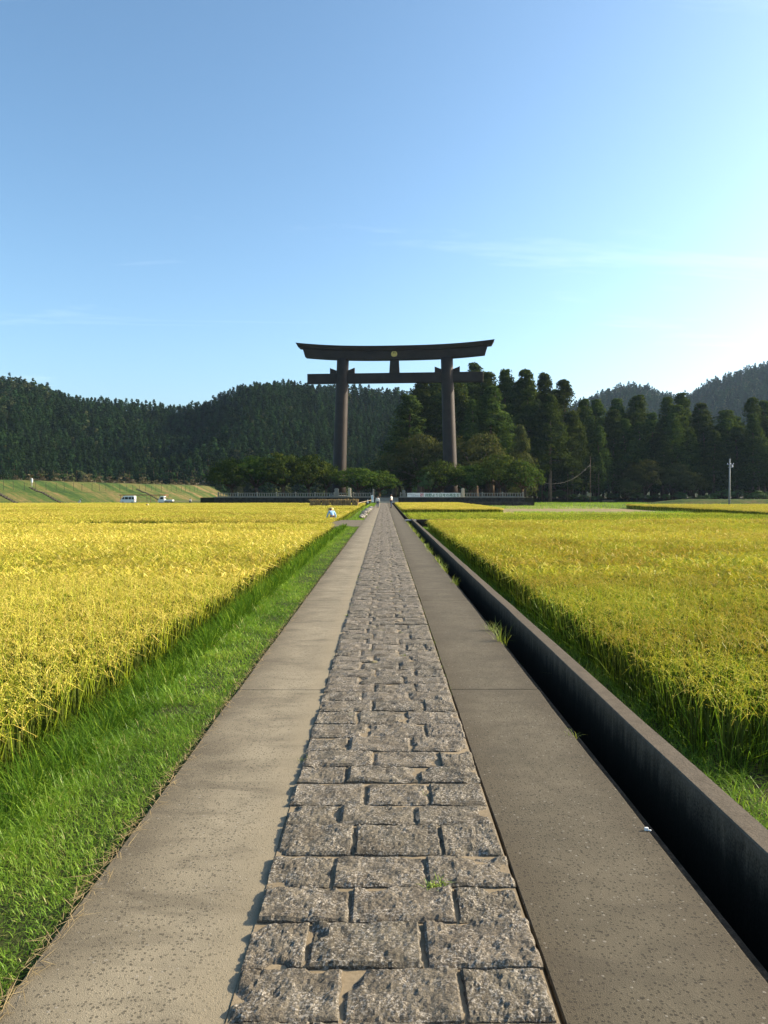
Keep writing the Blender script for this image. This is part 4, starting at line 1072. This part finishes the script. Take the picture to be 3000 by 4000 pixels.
def place_broad(src, x, y_, z, sxy, sz, name, label, group=None, cat='tree'):
    t = empty(name, (x, y_, z), gr.uniform(0, 6.28)); t.scale = (sxy, sxy, sz)
    for nm, me in zip(('crown', 'trunk'), src):
        o = bpy.data.objects.new(nm, me); COL.objects.link(o); o.parent = t
    return tag(t, label, cat, group)
for i, (px, py, hw, Y) in enumerate([(905, 1800, 84, 157), (1000, 1788, 95, 158), (1105, 1784, 95, 157.5), (1205, 1790, 90, 158.5), (1275, 1815, 60, 160)]):
    x, zt = at(px, py, Y); place_broad(cherries[i % 3], x, Y, TZ, hw / 3000 * Y / 4.0, (zt - TZ) / 6.5, 'cherry_tree', ['leftmost low spreading tree behind the left stone fence, at its outer end', 'second low spreading tree from the outer end of the left stone fence', 'middle one of the five low spreading trees behind the left stone fence', 'low spreading tree behind the left fence, second from the left torii column', 'small low tree hard against the left side of the left torii column'][i], 'low trees behind the left fence')
for i, (px, py, hw, Y) in enumerate([(1400, 1832, 90, 157), (1480, 1848, 75, 160)]):
    x, zt = at(px, py, Y); place_broad(cherries[(i + 1) % 3], x, Y, TZ, hw / 3000 * Y / 4.0, (zt - TZ) / 6.5, 'cherry_tree', ['low spreading tree just right of the left torii column', 'low dark tree overhanging the left of the steps'][i])
for i, (px, py, hw, Y) in enumerate([(1725, 1812, 90, 156.5), (1835, 1822, 85, 157.5), (1950, 1792, 105, 158), (2040, 1815, 75, 157)]):
    x, zt = at(px, py, Y); place_broad(cherries[i % 3], x, Y, TZ, hw / 3000 * Y / 4.0, (zt - TZ) / 6.5, 'cherry_tree', ['low spreading tree hiding the foot of the right torii column', 'low spreading tree behind the end of the banner, second from the right column', 'largest low spreading tree, behind the baluster stretch of the right fence', 'outermost low spreading tree overhanging the far right end of the fence'][i], 'low trees behind the right fence')
for i, (px, py, hw, Y, lab) in enumerate([(1858, 1702, 125, 178, 'olive layered broadleaf tree behind the right torii column'), (1640, 1712, 110, 180, 'olive broadleaf tree between the columns, close by the right one'), (1540, 1775, 105, 184, 'dark spreading tree between the columns above the steps'), (1730, 1740, 90, 176, 'olive broadleaf tree partly behind the right column')]):
    x, zt = at(px, py, Y); place_broad(zelk[i % 2], x, Y, TZ, hw / 3000 * Y / 5.3, (zt - TZ) / 11.2, 'broadleaf_tree', lab)
x, zt = at(2035, 1668, 184); place_broad((cedar_crown('crown', 12, 1.0, 4.6, 130, 46, .45, 271, M['zelkova']), bushy[0][1]), x, 184, TZ, .95, (zt - TZ) / 12, 'broadleaf_tree', 'pale green pointed tree above the right end of the fence')
for i, (px, py, hw, Y) in enumerate([(2515, 1785, 85, 205), (2635, 1800, 75, 206), (2700, 1835, 60, 203), (2450, 1865, 55, 202)]):
    x, zt = at(px, py, Y); z = grove_ground(x, Y); place_broad(bushy[i % 2], x, Y, z, hw / 3000 * Y / 4.8, (zt - z) / 9.5, 'broadleaf_tree', ['tallest rounded olive green tree at the foot of the right cedars', 'rounded olive tree just right of the tallest rounded one at the grove foot', 'small rounded tree at the right end of the rounded trees by the grove', 'small rounded tree at the left end of the rounded trees by the grove'][i], 'rounded trees at the grove foot')
x, zt = at(1668, 1832, 154.5)
bush_src = broad_tree(4.2, 2.0, 7, 50, 34, .30, 260, M['bush'], .12)
place_broad(bush_src, x, 154.5, TZ, .95, (zt - TZ) / 4.2, 'bush', 'bright green bush just right of the steps behind the banner', None, 'bush')
for i in range(26):
    px = 2120 + 38 * i + gr.uniform(-12, 12); Y = gr.uniform(199, 206); x, _ = at(px, 1900, Y); s = gr.uniform(.5, 1.15)
    place_broad(bush_src, x, Y, grove_ground(x, Y) - .1, s * 1.2, s * .75, 'shrub', 'low shrub in the undergrowth along the grove edge', 'undergrowth shrubs at the grove edge', 'shrub')
for i in range(30):
    px = 2060 + 45 * i + gr.uniform(-14, 14); Y = gr.uniform(232, 250); x, _ = at(px, 1900, Y); s = gr.uniform(1.6, 2.4)
    place_broad(bush_src, x, Y, grove_ground(x, Y) - .3, s * 1.3, s * .9, 'shrub', 'dark shrub deep in the shade between the cedar trunks', 'shade shrubs inside the grove', 'shrub')
# low hedge-like bank far right
hb = sheet('field_bank', 58, 140, 168, 176, 0, M['levee'], 40, 4, lambda x, y_: Z_FIELD + .02 + 1.15 * min(1, max(0, (x - 58) / 9)) ** .7 * max(0, 1 - abs(y_ - 172) / 4) ** .5 + .08 * mnoise.noise(Vector((x, y_, 0)))); hb['label'] = 'low dark grass bank in front of the far right grove'

# ------------------------------------------------------------------ hills and hillside forest
def low_tree(name, H, rad, n, size, seed, mat, conic=True):
    g = np.random.default_rng(seed)
    nc = n // 12
    t = g.random(nc) ** 1.15; ang = g.random(nc) * 2 * PI
    pr = rad * ((1.03 - t) ** .55 if conic else np.sqrt(np.maximum(.04, 1 - (2 * t - .85) ** 2 / 1.4)))
    rr = pr * (.55 + .5 * g.random(nc)); base = .12 * H
    c = np.stack([np.cos(ang) * rr, np.sin(ang) * rr, base + (H - base) * t], -1)
    Q, ti = clumped(c, rad * (.16 + .2 * (1 - t)) + .15, 12, size, .7, g, .7, .5)
    me = quad_mesh(name, Q, ti); me.materials.append(mat); return me
hill_trees = [low_tree('hill_conifer', 10.5, [2.1, 2.35, 1.95][k], 600, .62, 300 + k, M['hill_tree']) for k in range(3)] + [low_tree('hill_broadleaf', 7.6, 2.7, 540, .72, 310, M['hill_broad'], False), low_tree('hill_broadleaf', 8.2, 2.8, 540, .72, 311, M['hill_tree'], False)]
ng_hill = scatter_group('hill_scatter', source_coll('hill_tree', hill_trees))
ridgeL = [(-1400, 1450), (-900, 1400), (-500, 1440), (-200, 1452), (0, 1468), (100, 1480), (180, 1508), (240, 1545), (290, 1566), (400, 1566), (500, 1568), (600, 1580), (660, 1592), (700, 1590), (760, 1577), (850, 1560), (900, 1535), (960, 1512), (1050, 1502), (1200, 1502), (1300, 1505), (1450, 1512), (1600, 1530), (1800, 1560), (2100, 1600), (2500, 1650)]
YR = 540.0
def hillL(x, y_):
    px = 1500 + 3000 * x / max(y_, 60)
    py = np.interp(px, [q[0] for q in ridgeL], [q[1] for q in ridgeL])
    zr = CAM_H + (1927 - py) * YR / 3000 - 8.0
    yf = 330 + 25 * mnoise.noise(Vector((x * .012, 3, 0))) + max(0, (px - 1100) * .05)
    t = (y_ - yf) / (YR - yf)
    b = 11.0 * mnoise.fractal(Vector((x * .018, y_ * .014, 4)), .9, 2, 3) + 10 * math.sin(x * .045 + 1.6 * math.sin(y_ * .010))
    if t <= 0: return -.65
    if t < 1: return -.65 + (zr + .65) * (t ** 1.05) + b * t * (1 - t) * 2.2
    return zr - (y_ - YR) * .25
def terrain(name, x0, x1, y0, y1, nx, ny, fz, mat, label):
    o = sheet(name, x0, x1, y0, y1, 0, mat, nx, ny, fz); o.data.polygons.foreach_set('use_smooth', [True] * len(o.data.polygons)); o['label'] = label; return o
terrain('hill', -620, 260, 300, 640, 110, 60, hillL, M['hill_floor'], 'forested hill across the left and middle of the valley')
ridgeR = [(1700, 1700), (2100, 1620), (2200, 1590), (2270, 1565), (2350, 1530), (2420, 1506), (2470, 1500), (2530, 1510), (2590, 1535), (2640, 1542), (2700, 1532), (2760, 1492), (2850, 1456), (2920, 1432), (3000, 1414), (3200, 1370), (3500, 1350), (3900, 1400), (4600, 1480)]
YR2 = 1050.0
def hillR(x, y_):
    px = 1500 + 3000 * x / max(y_, 60)
    py = np.interp(px, [q[0] for q in ridgeR], [q[1] for q in ridgeR])
    zr = CAM_H + (1927 - py) * YR2 / 3000 - 9
    t = (y_ - 560) / (YR2 - 560)
    if t <= 0: return -.66
    b = 14 * mnoise.fractal(Vector((x * .008, y_ * .008, 8)), .9, 2, 3)
    if t < 1: return -.66 + (zr + .66) * t ** 1.1 + b * t * (1 - t) * 2
    return zr - (y_ - YR2) * .25
terrain('hill', 60, 1150, 540, 1250, 90, 60, hillR, M['hill_floor'], 'hazy blue forested hills far right behind the grove')
def forest_points(fz, y0, y1, px0, px1, sp, seed, broad):
    g = np.random.default_rng(seed); P = []; va = []
    yy = y0
    while yy < y1:
        x = (px0 - 1500) / 3000 * yy; xe = (px1 - 1500) / 3000 * yy
        while x < xe:
            a = x + g.normal() * sp * .28; b = yy + g.normal() * sp * .28; z = fz(a, b)
            if z > -.4:
                P.append((a, b, z - .3)); va.append(broad(a, b, g))
            x += sp
        yy += sp
    return np.array(P), np.array(va), g
def broadL(a, b, g):
    px = 1500 + 3000 * a / b; z = hillL(a, b)
    p = .12 + (.75 if (px < 210 and z > 38 + .1 * px) else 0) + (.5 if z < 5 else 0)
    return int(g.integers(3, 5)) if g.random() < p else int(g.integers(0, 3))
P, va, g = forest_points(hillL, 325, 552, -700, 2100, 4.0, 5, broadL)
sz = .78 + .34 * g.random(len(P)); sz *= 1 + .25 * np.array([mnoise.noise(Vector((p[0] * .03, p[1] * .03, 0))) for p in P])
# the largest-looking 200 in view stand as trees of their own
pxs = 1500 + 3000 * P[:, 0] / P[:, 1]
cand = np.where((pxs > 0) & (pxs < 830))[0]; cand = cand[np.argsort(P[cand, 1])][:150]
single = set(cand.tolist())
hsrc = []
for me in hill_trees:
    hsrc.append(me)
mb = MB(); mb.tube([(0, 0, -.5), (0, 0, 9)], [.22, .08], 6); hst = mb.mesh('trunk'); hst.materials.append(M['bark'])
for i in cand:
    t = empty('hillside_tree', tuple(P[i]), float(g.random() * 6.28)); s = float(sz[i]); t.scale = (s, s, s)
    for nm, me in (('crown', hsrc[int(va[i])]), ('trunk', hst)):
        o = bpy.data.objects.new(nm, me); COL.objects.link(o); o.parent = t
    tag(t, 'dark green tree in the lowest rows of the hillside forest behind the levee', 'tree', 'trees at the foot of the left hillside')
rest = np.array([i for i in range(len(P)) if i not in single])
tag(scatter('hillside_forest', ng_hill, P[rest], g.random(len(rest)) * 6.28, np.repeat(sz[rest][:, None], 3, 1), va[rest]), 'dense conifer forest covering the left hill', kind='stuff')
P, va, g = forest_points(hillR, 720, 1075, 2020, 3900, 6.6, 6, lambda a, b, g: int(g.integers(0, 5)))
sz = .95 + .4 * g.random(len(P))
tag(scatter('far_forest', ng_hill, P, g.random(len(P)) * 6.28, np.repeat(sz[:, None], 3, 1), va), 'forest covering the far right hills', kind='stuff')
# plume grass and shrubs along the levee crest
pl = low_tree('crest_shrub', 2.6, 1.5, 300, .5, 400, M['autumn'], False)
for i in range(26):
    p = on_levee(132 + i * 6.5 + gr.uniform(-2, 2), -3 + gr.uniform(-1.5, 1)); s = gr.uniform(.6, 1.25)
    o = bpy.data.objects.new('crest_shrub', pl); COL.objects.link(o); o.location = (p.x, p.y, 4.9); o.scale = (s, s, s * .8); o.rotation_euler = (0, 0, gr.uniform(0, 6))
    tag(o, 'tan shrub on the crest of the grass levee', 'shrub', 'shrubs along the levee crest')

# ------------------------------------------------------------------ poles and wires
pz = -.6
up = empty('utility_pole', (70.6, 157, pz)); tag(up, 'pale concrete utility pole standing in the right field', 'utility pole')
mb = MB(); mb.tube([(0, 0, -.3), (0, 0, 9.5)], [.19, .12], 12); mb.build('pole', M['pole'], up, smooth=True)
mb = MB(); mb.box((.05, -.12, 8.35), (1.35, .09, .10)); mb.build('crossarm', M['grey_metal'], up)
mb = MB(); mb.box((.1, -.12, 7.75), (1.0, .08, .08)); mb.build('crossarm', M['grey_metal'], up)
for x in (-.5, .15, .68):
    mb = MB(); mb.tube([(x, -.12, 8.38), (x, -.12, 8.50), (x, -.12, 8.62)], [.06, .09, .05], 8); mb.build('insulator', M['white'], up)
mb = MB(); mb.tube([(.5, -.1, 7.8), (.5, -.1, 8.25)], .14, 10); mb.build('transformer', M['white'], up)
tp = empty('thin_pole', (51.0, 190, -.6)); tag(tp, 'thin pale wire pole before the cedar grove', 'pole')
mb = MB(); mb.tube([(0, 0, -.2), (0, 0, 5.5), (0, 0, 11.6)], [.07, .06, .04], 8); mb.build('pole', M['bark_pale'], tp, smooth=True)
mb = MB(); mb.box((0, 0, 9.2), (.5, .07, .07)); mb.build('crossarm', M['grey_metal'], tp)
mb = MB(); a = Vector((34, 165, 4.2)); b = Vector((51, 190, 9.0)); pts = []
for i in range(17):
    t_ = i / 16; q = a.lerp(b, t_); q.z -= 4 * 1.9 * t_ * (1 - t_); pts.append(q)
mb.tube(pts, .016, 6); tag(mb.build('overhead_wire', M['cable']), 'sagging overhead wire between the low trees and the thin pole', 'wire')
# timber stack at grove foot
mb = MB()
for k in range(5): mb.tube([(-1.6, .12 * k, .12 + .1 * (k % 2)), (1.6, .12 * k, .12 + .1 * (k % 2))], .1, 8)
tag(mb.build('felled_log', M['bark_pale'], None, loc=(at(2360, 1950, 203)[0], 199, -.3)), 'pale felled logs lying at the foot of the grove', 'logs')

# ------------------------------------------------------------------ vehicles and shelter
def wheel(parent, x, y_, r=.27):
    mb = MB(); mb.tube([(0, -.08, 0), (0, -.06, 0), (0, .06, 0), (0, .08, 0)], [r * .88, r, r, r * .88], 18); w_ = mb.build('wheel', M['rubber'], parent, loc=(x, y_, r))
    mb = MB(); mb.tube([(0, -.09, 0), (0, .09, 0)], r * .55, 12); mb.build('rim', M['chrome'], w_)
def van(loc):
    t = empty('parked_van', loc); tag(t, 'white boxy minivan parked under the red pipe shelter', 'van')
    prof_ = [(-1.68, .28), (-1.70, .70), (-1.58, .95), (-1.12, 1.62), (-.95, 1.80), (-.6, 1.87), (1.45, 1.87), (1.62, 1.75), (1.69, 1.0), (1.69, .28)]
    mb = MB(); mb.prism(prof_, 'y', -.73, .73); mb.build('body', M['white'], t, bevel=.06, seg=2)
    for x0, x1 in ((-.62, .18), (.26, .90), (.98, 1.52)):
        for s in (-1, 1):
            mb = MB(); mb.prism([(x0, 1.05), (x1, 1.05), (x1 - .03, 1.62), (x0 + .03, 1.62)], 'y', s * .70, s * .738); mb.build('side_window', M['glass'], t, bevel=.01)
    for s in (-1, 1):
        mb = MB(); mb.prism([(-1.28, 1.05), (-.72, 1.05), (-.72, 1.6), (-1.02, 1.6)], 'y', s * .70, s * .738); mb.build('front_window', M['glass'], t, bevel=.01)
        mb = MB(); mb.prism([(-.70, .35), (.2, .35), (.2, 1.0), (-.70, 1.0)], 'y', s * .728, s * .736); mb.build('door', M['white'], t, bevel=.003)
        mb = MB(); mb.box((-1.70, s * .5, .80), (.06, .26, .2)); mb.build('headlight', M['lamp'], t, bevel=.02)
        mb = MB(); mb.box((1.69, s * .64, .95), (.05, .14, .4)); mb.build('tail_light', M['red_lamp'], t, bevel=.01)
    mb = MB(); mb.prism([(-1.50, 1.08), (-1.12, 1.64), (-1.155, 1.65), (-1.55, 1.09)], 'y', -.62, .62); mb.build('windscreen', M['glass'], t)
    mb = MB(); mb.box((-1.71, 0, .42), (.12, 1.42, .24)); mb.box((1.70, 0, .42), (.1, 1.42, .24)); mb.build('bumper', M['grey_metal'], t, bevel=.03)
    for x in (-1.12, 1.12):
        for s in (-1, 1): wheel(t, x, s * .68)
def truck(loc):
    t = empty('small_truck', loc); tag(t, 'white small flatbed truck parked right of the minivan', 'truck')
    mb = MB(); mb.prism([(-1.66, .34), (-1.68, .8), (-1.5, 1.02), (-1.18, 1.72), (-1.0, 1.80), (-.28, 1.80), (-.22, 1.7), (-.22, .34)], 'y', -.71, .71); mb.build('cab', M['white'], t, bevel=.05, seg=2)
    for s in (-1, 1):
        mb = MB(); mb.prism([(-1.28, 1.08), (-.42, 1.08), (-.42, 1.60), (-1.04, 1.60)], 'y', s * .69, s * .72); mb.build('side_window', M['glass'], t, bevel=.01)
        mb = MB(); mb.box((-1.68, s * .5, .78), (.06, .24, .18)); mb.build('headlight', M['lamp'], t, bevel=.02)
        mb = MB(); mb.box((.76, s * .70, .82), (1.9, .04, .3)); mb.build('bed_side', M['white'], t, bevel=.01)
    mb = MB(); mb.prism([(-1.46, 1.08), (-1.18, 1.68), (-1.215, 1.69), (-1.51, 1.09)], 'y', -.6, .6); mb.build('windscreen', M['glass'], t)
    mb = MB(); mb.box((-.216, 0, 1.4), (.02, 1.1, .4)); mb.build('rear_window', M['glass'], t)
    mb = MB(); mb.box((.76, 0, .62), (1.94, 1.4, .1)); mb.build('bed_floor', M['grey_metal'], t, bevel=.01)
    mb = MB(); mb.box((1.72, 0, .82), (.04, 1.4, .3)); mb.build('tailgate', M['white'], t, bevel=.01)
    mb = MB(); mb.box((.6, 0, .42), (2.4, .7, .22)); mb.build('chassis', M['dark_metal'], t, bevel=.02)
    for x in (-1.1, .95):
        for s in (-1, 1): wheel(t, x, s * .63)
VG = -.62
van((-59.9, 180, VG)); truck((-51.1, 180, VG))
sh = empty('pipe_shelter', (-56.9, 182.5, VG)); tag(sh, 'long open pipe shelter with a thin rusty red roof over the minivan', 'shelter')
mb = MB(); mb.box((-1.1, 0, 2.06), (8.9, 3.2, .17)); mb.build('roof', M['rust'], sh, bevel=.01)
mb = MB(); mb.box((4.4, 0, 2.08), (1.9, 3.0, .17)); mb.build('roof', M['rust'], sh, bevel=.01)
for x in (-5.2, -1.8, 1.0, 3.2, 5.2):
    for y_ in (-1.4, 1.4):
        mb = MB(); mb.tube([(x, y_, 0), (x, y_, 2.03)], .045, 6); mb.build('post', M['rust'], sh)
mb = MB(); mb.tube([(1.0, -1.4, 1.2), (3.2, -1.4, 1.9)], .03, 6); mb.build('brace', M['rust'], sh)

# ------------------------------------------------------------------ people
def skinned(name, pts, edges, radii, mat, parent, level=2):
    me = bpy.data.meshes.new(name); me.from_pydata(pts, edges, []); me.update()
    o = bpy.data.objects.new(name, me); COL.objects.link(o)
    md = o.modifiers.new('skin', 'SKIN'); md.use_smooth_shade = True
    for i, r_ in enumerate(radii):
        q = me.skin_vertices[0].data[i]; q.radius = (r_ if isinstance(r_, tuple) else (r_, r_)); q.use_root = (i == 0)
    sb_ = o.modifiers.new('sub', 'SUBSURF'); sb_.levels = level; sb_.render_levels = level
    dg = bpy.context.evaluated_depsgraph_get(); out_ = bpy.data.meshes.new_from_object(o.evaluated_get(dg)); out_.name = name
    bpy.data.objects.remove(o); out_.materials.clear()
    return put(name, out_, mat, parent)
def hand(parent, p, d_, mat):
    """palm, four unequal fingers and a thumb hanging along d_"""
    d_ = Vector(d_).normalized(); sd2 = d_.cross(Vector((0, 1, .2))).normalized(); mb = MB(); p = Vector(p)
    mb.tube([p - d_ * .01, p + d_ * .04, p + d_ * .085], [.024, .036, .032], 8)
    for k, L in enumerate((.065, .075, .07, .052)):
        b_ = p + d_ * .08 + sd2 * (k - 1.5) * .018; c_ = b_ + d_ * L * .55; e = c_ + (d_ * .8 + Vector((0, .35, 0))).normalized() * L * .45
        mb.tube([b_, c_, e], [.0095, .009, .007], 6)
    b_ = p + d_ * .02 - sd2 * .03; mb.tube([b_, b_ + (d_ - sd2).normalized() * .035, b_ + (d_ * 1.4 - sd2 * .6).normalized() * .065], [.012, .011, .008], 6)
    return mb.build('hand', mat, parent, smooth=True)
def person(loc, rotz, H, J, skin, shirt, trousers, label, hair=True, hat=False, sleeve=.5, long_hem=False):
    """J: joint positions for a 1.7 m body facing +Y"""
    t = empty('person', loc, rotz); t.scale = (H / 1.7,) * 3; tag(t, label, 'person')
    names = list(J); ix = {n: i for i, n in enumerate(names)}; pts = [J[n] for n in names]
    rad = dict(pelvis=(.13, .10), spine=(.125, .09), chest=(.15, .10), neck=.052, chin=.066, head=.086, crown_=.062)
    for s in 'LR': rad.update({'sh' + s: .055, 'el' + s: .040, 'wr' + s: .029, 'hip' + s: .088, 'kn' + s: .060, 'an' + s: .040, 'toe' + s: .036})
    ed = [('pelvis', 'spine'), ('spine', 'chest'), ('chest', 'neck'), ('neck', 'chin'), ('chin', 'head'), ('head', 'crown_')]
    for s in 'LR': ed += [('chest', 'sh' + s), ('sh' + s, 'el' + s), ('el' + s, 'wr' + s), ('pelvis', 'hip' + s), ('hip' + s, 'kn' + s), ('kn' + s, 'an' + s), ('an' + s, 'toe' + s)]
    skinned('body', pts, [(ix[a_], ix[b_]) for a_, b_ in ed], [rad[n] for n in names], skin, t)
    def sub(nm, keep, grow, mat, cut={}):
        ks = [n for n in keep]; P_ = [Vector(J[n]) for n in ks]
        for n, (frm, fr) in cut.items(): P_[ks.index(n)] = Vector(J[frm]).lerp(Vector(J[n]), fr)
        i2 = {n: i for i, n in enumerate(ks)}
        rr2 = [tuple(q + grow for q in rad[n]) if isinstance(rad[n], tuple) else rad[n] + grow for n in ks]
        skinned(nm, P_, [(i2[a_], i2[b_]) for a_, b_ in ed if a_ in i2 and b_ in i2], rr2, mat, t)
    top = ['pelvis', 'spine', 'chest', 'shL', 'elL', 'shR', 'elR'] + (['wrL', 'wrR'] if sleeve > 1 else [])
    sub('shirt', top, .022 if not long_hem else .035, shirt, {} if sleeve > 1 else {'elL': ('shL', sleeve * 1.3), 'elR': ('shR', sleeve * 1.3)})
    sub('trousers', ['pelvis', 'hipL', 'knL', 'anL', 'hipR', 'knR', 'anR'], .016, trousers, {'anL': ('knL', .92), 'anR': ('knR', .92)})
    for s in 'LR':
        a_, b_ = Vector(J['an' + s]), Vector(J['toe' + s]); mb = MB(); mb.tube([a_ + (a_ - b_) * .35 + Vector((0, 0, -.03)), a_ + Vector((0, 0, -.025)), b_ + Vector((0, 0, -.005)), b_ + (b_ - a_) * .25 + Vector((0, 0, -.01))], [.035, .05, .046, .028], 8); mb.build('shoe', M['shoe'], t, smooth=True)
        hand(t, J['wr' + s], Vector(J['wr' + s]) - Vector(J['el' + s]), skin)
    hc = Vector(J['head']); up_ = (Vector(J['crown_']) - Vector(J['chin'])).normalized()
    fw = Vector((0, 1, 0)) - up_ * up_.y; fw.normalize(); sd3 = fw.cross(up_)
    mb = MB(); mb.tube([hc + fw * .085 + up_ * .01, hc + fw * .108 - up_ * .018, hc + fw * .088 - up_ * .03], [.008, .014, .010], 6); mb.build('nose', skin, t)
    for s in (-1, 1):
        mb = MB(); e = hc + fw * .088 + sd3 * .032 * s + up_ * .012; mb.tube([e - fw * .006, e + fw * .002], [.011, .008], 8); mb.build('eye', M['eye'], t)
        mb = MB(); e = hc + sd3 * .086 * s; mb.tube([e + up_ * .025, e + sd3 * .014 * s, e - up_ * .028], [.008, .018, .008], 6); mb.build('ear', skin, t)
    mb = MB(); e = hc + fw * .082 - up_ * .05; mb.box(e, (.045, .012, .010)); mb.build('mouth', M['red_lamp'], t)
    if hair:
        bm = bmesh.new(); bmesh.ops.create_uvsphere(bm, u_segments=16, v_segments=12, radius=.104)
        drop = [v_ for v_ in bm.verts if (v_.co.y > .035 and v_.co.z < .045)]
        bmesh.ops.delete(bm, geom=drop, context='VERTS'); me_ = bpy.data.meshes.new('hair'); bm.to_mesh(me_); bm.free()
        o = put('hair', me_, M['hair'], t); o.location = hc + up_ * .022; o.scale = (.95, 1, 1.08 if not long_hem else 1.35)
    if hat:
        mb = MB(); c_ = hc + up_ * .05; prof2 = [(-.005, .24), (.0, .235), (.012, .115), (.08, .10), (.115, .07), (.12, .005)]
        mb.tube([c_ + up_ * q for q, _ in prof2], [r_ for _, r_ in prof2], 20); mb.build('hat', M['hat'], t, smooth=True)
    return t
def stand(step=.10, sway=0):
    J = dict(pelvis=(0, 0, .92), spine=(0, 0, 1.10), chest=(0, 0, 1.30), neck=(0, .0, 1.46), chin=(0, .015, 1.54), head=(0, .02, 1.61), crown_=(0, .01, 1.66))
    for s, q in (('L', -1), ('R', 1)):
        J.update({'sh' + s: (q * .175, 0, 1.38), 'el' + s: (q * .235, -.02 - q * .05, 1.11), 'wr' + s: (q * .245, .06 - q * .06, .88), 'hip' + s: (q * .09, 0, .86), 'kn' + s: (q * .10, q * step * .5 + .02, .48), 'an' + s: (q * .10, q * step, .075), 'toe' + s: (q * .11, q * step + .13, .04)})
    return J
person((-.80, 97.4, 0), R(8), 1.47, stand(.09), M['skin'], M['shirt_white'], M['jeans'], 'dark haired person in a loose white top and jeans walking on the left concrete strip', long_hem=True, sleeve=1.5)
person((.93, 97.4, 0), R(70), 1.72, stand(.06), M['skin_tan'], M['shirt_white'], M['jeans'], 'taller person in a white tee shirt and jeans standing on the right concrete strip')
def bent():
    J = dict(pelvis=(0, 0, .80), spine=(0, .10, .97), chest=(0, .24, 1.12), neck=(0, .36, 1.22), chin=(0, .43, 1.26), head=(0, .48, 1.30), crown_=(0, .50, 1.36))
    for s, q in (('L', -1), ('R', 1)):
        J.update({'sh' + s: (q * .18, .26, 1.17), 'el' + s: (q * .30, .24, .92), 'wr' + s: (q * .34, .34, .70), 'hip' + s: (q * .10, -.02, .75), 'kn' + s: (q * .15, .10, .42), 'an' + s: (q * .14, -.02, .075), 'toe' + s: (q * .16, .12, .04)})
    return J
person((-3.67, 54.6, -.56), R(18), 1.62, bent(), M['skin_tan'], M['shirt_blue'], M['trousers_navy'], 'farmer in a straw hat and pale blue shirt stooping at the rice edge', hat=True, sleeve=1.5)
person((-60.4, 152, -.62), R(-60), 1.62, bent(), M['skin_tan'], M['shirt_white'], M['shirt_white'], 'stooping worker dressed all in white at the far left field edge', hat=True, sleeve=1.5)
person((-33.7, 110, -1.0), R(40), 1.55, bent(), M['skin_tan'], M['shirt_white'], M['trousers_navy'], 'worker almost hidden in the rice, only a pale hat and back showing', hat=True, sleeve=1.5)
person((-44.0, 174, -.62), R(-30), 1.55, bent(), M['skin_tan'], M['shirt_white'], M['trousers_navy'], 'small stooping worker on the flat right of the flatbed truck', hat=True, sleeve=1.5)

# ------------------------------------------------------------------ air
hz = MB(); hz.box((200, 600, 134), (2600, 1800, 275))
hzo = hz.build('haze', None); hzo.data.materials.clear()
hm, t = new_mat('haze_air'); pv = nd(t, 'ShaderNodeVolumePrincipled'); pv.inputs['Density'].default_value = .00006; pv.inputs['Color'].default_value = (.50, .72, 1.0, 1); pv.inputs['Anisotropy'].default_value = .25
o_ = nd(t, 'ShaderNodeOutputMaterial'); t.links.new(pv.outputs[0], o_.inputs['Volume']); hzo.data.materials.append(hm)
tag(hzo, 'thin blue haze filling the valley', kind='stuff')
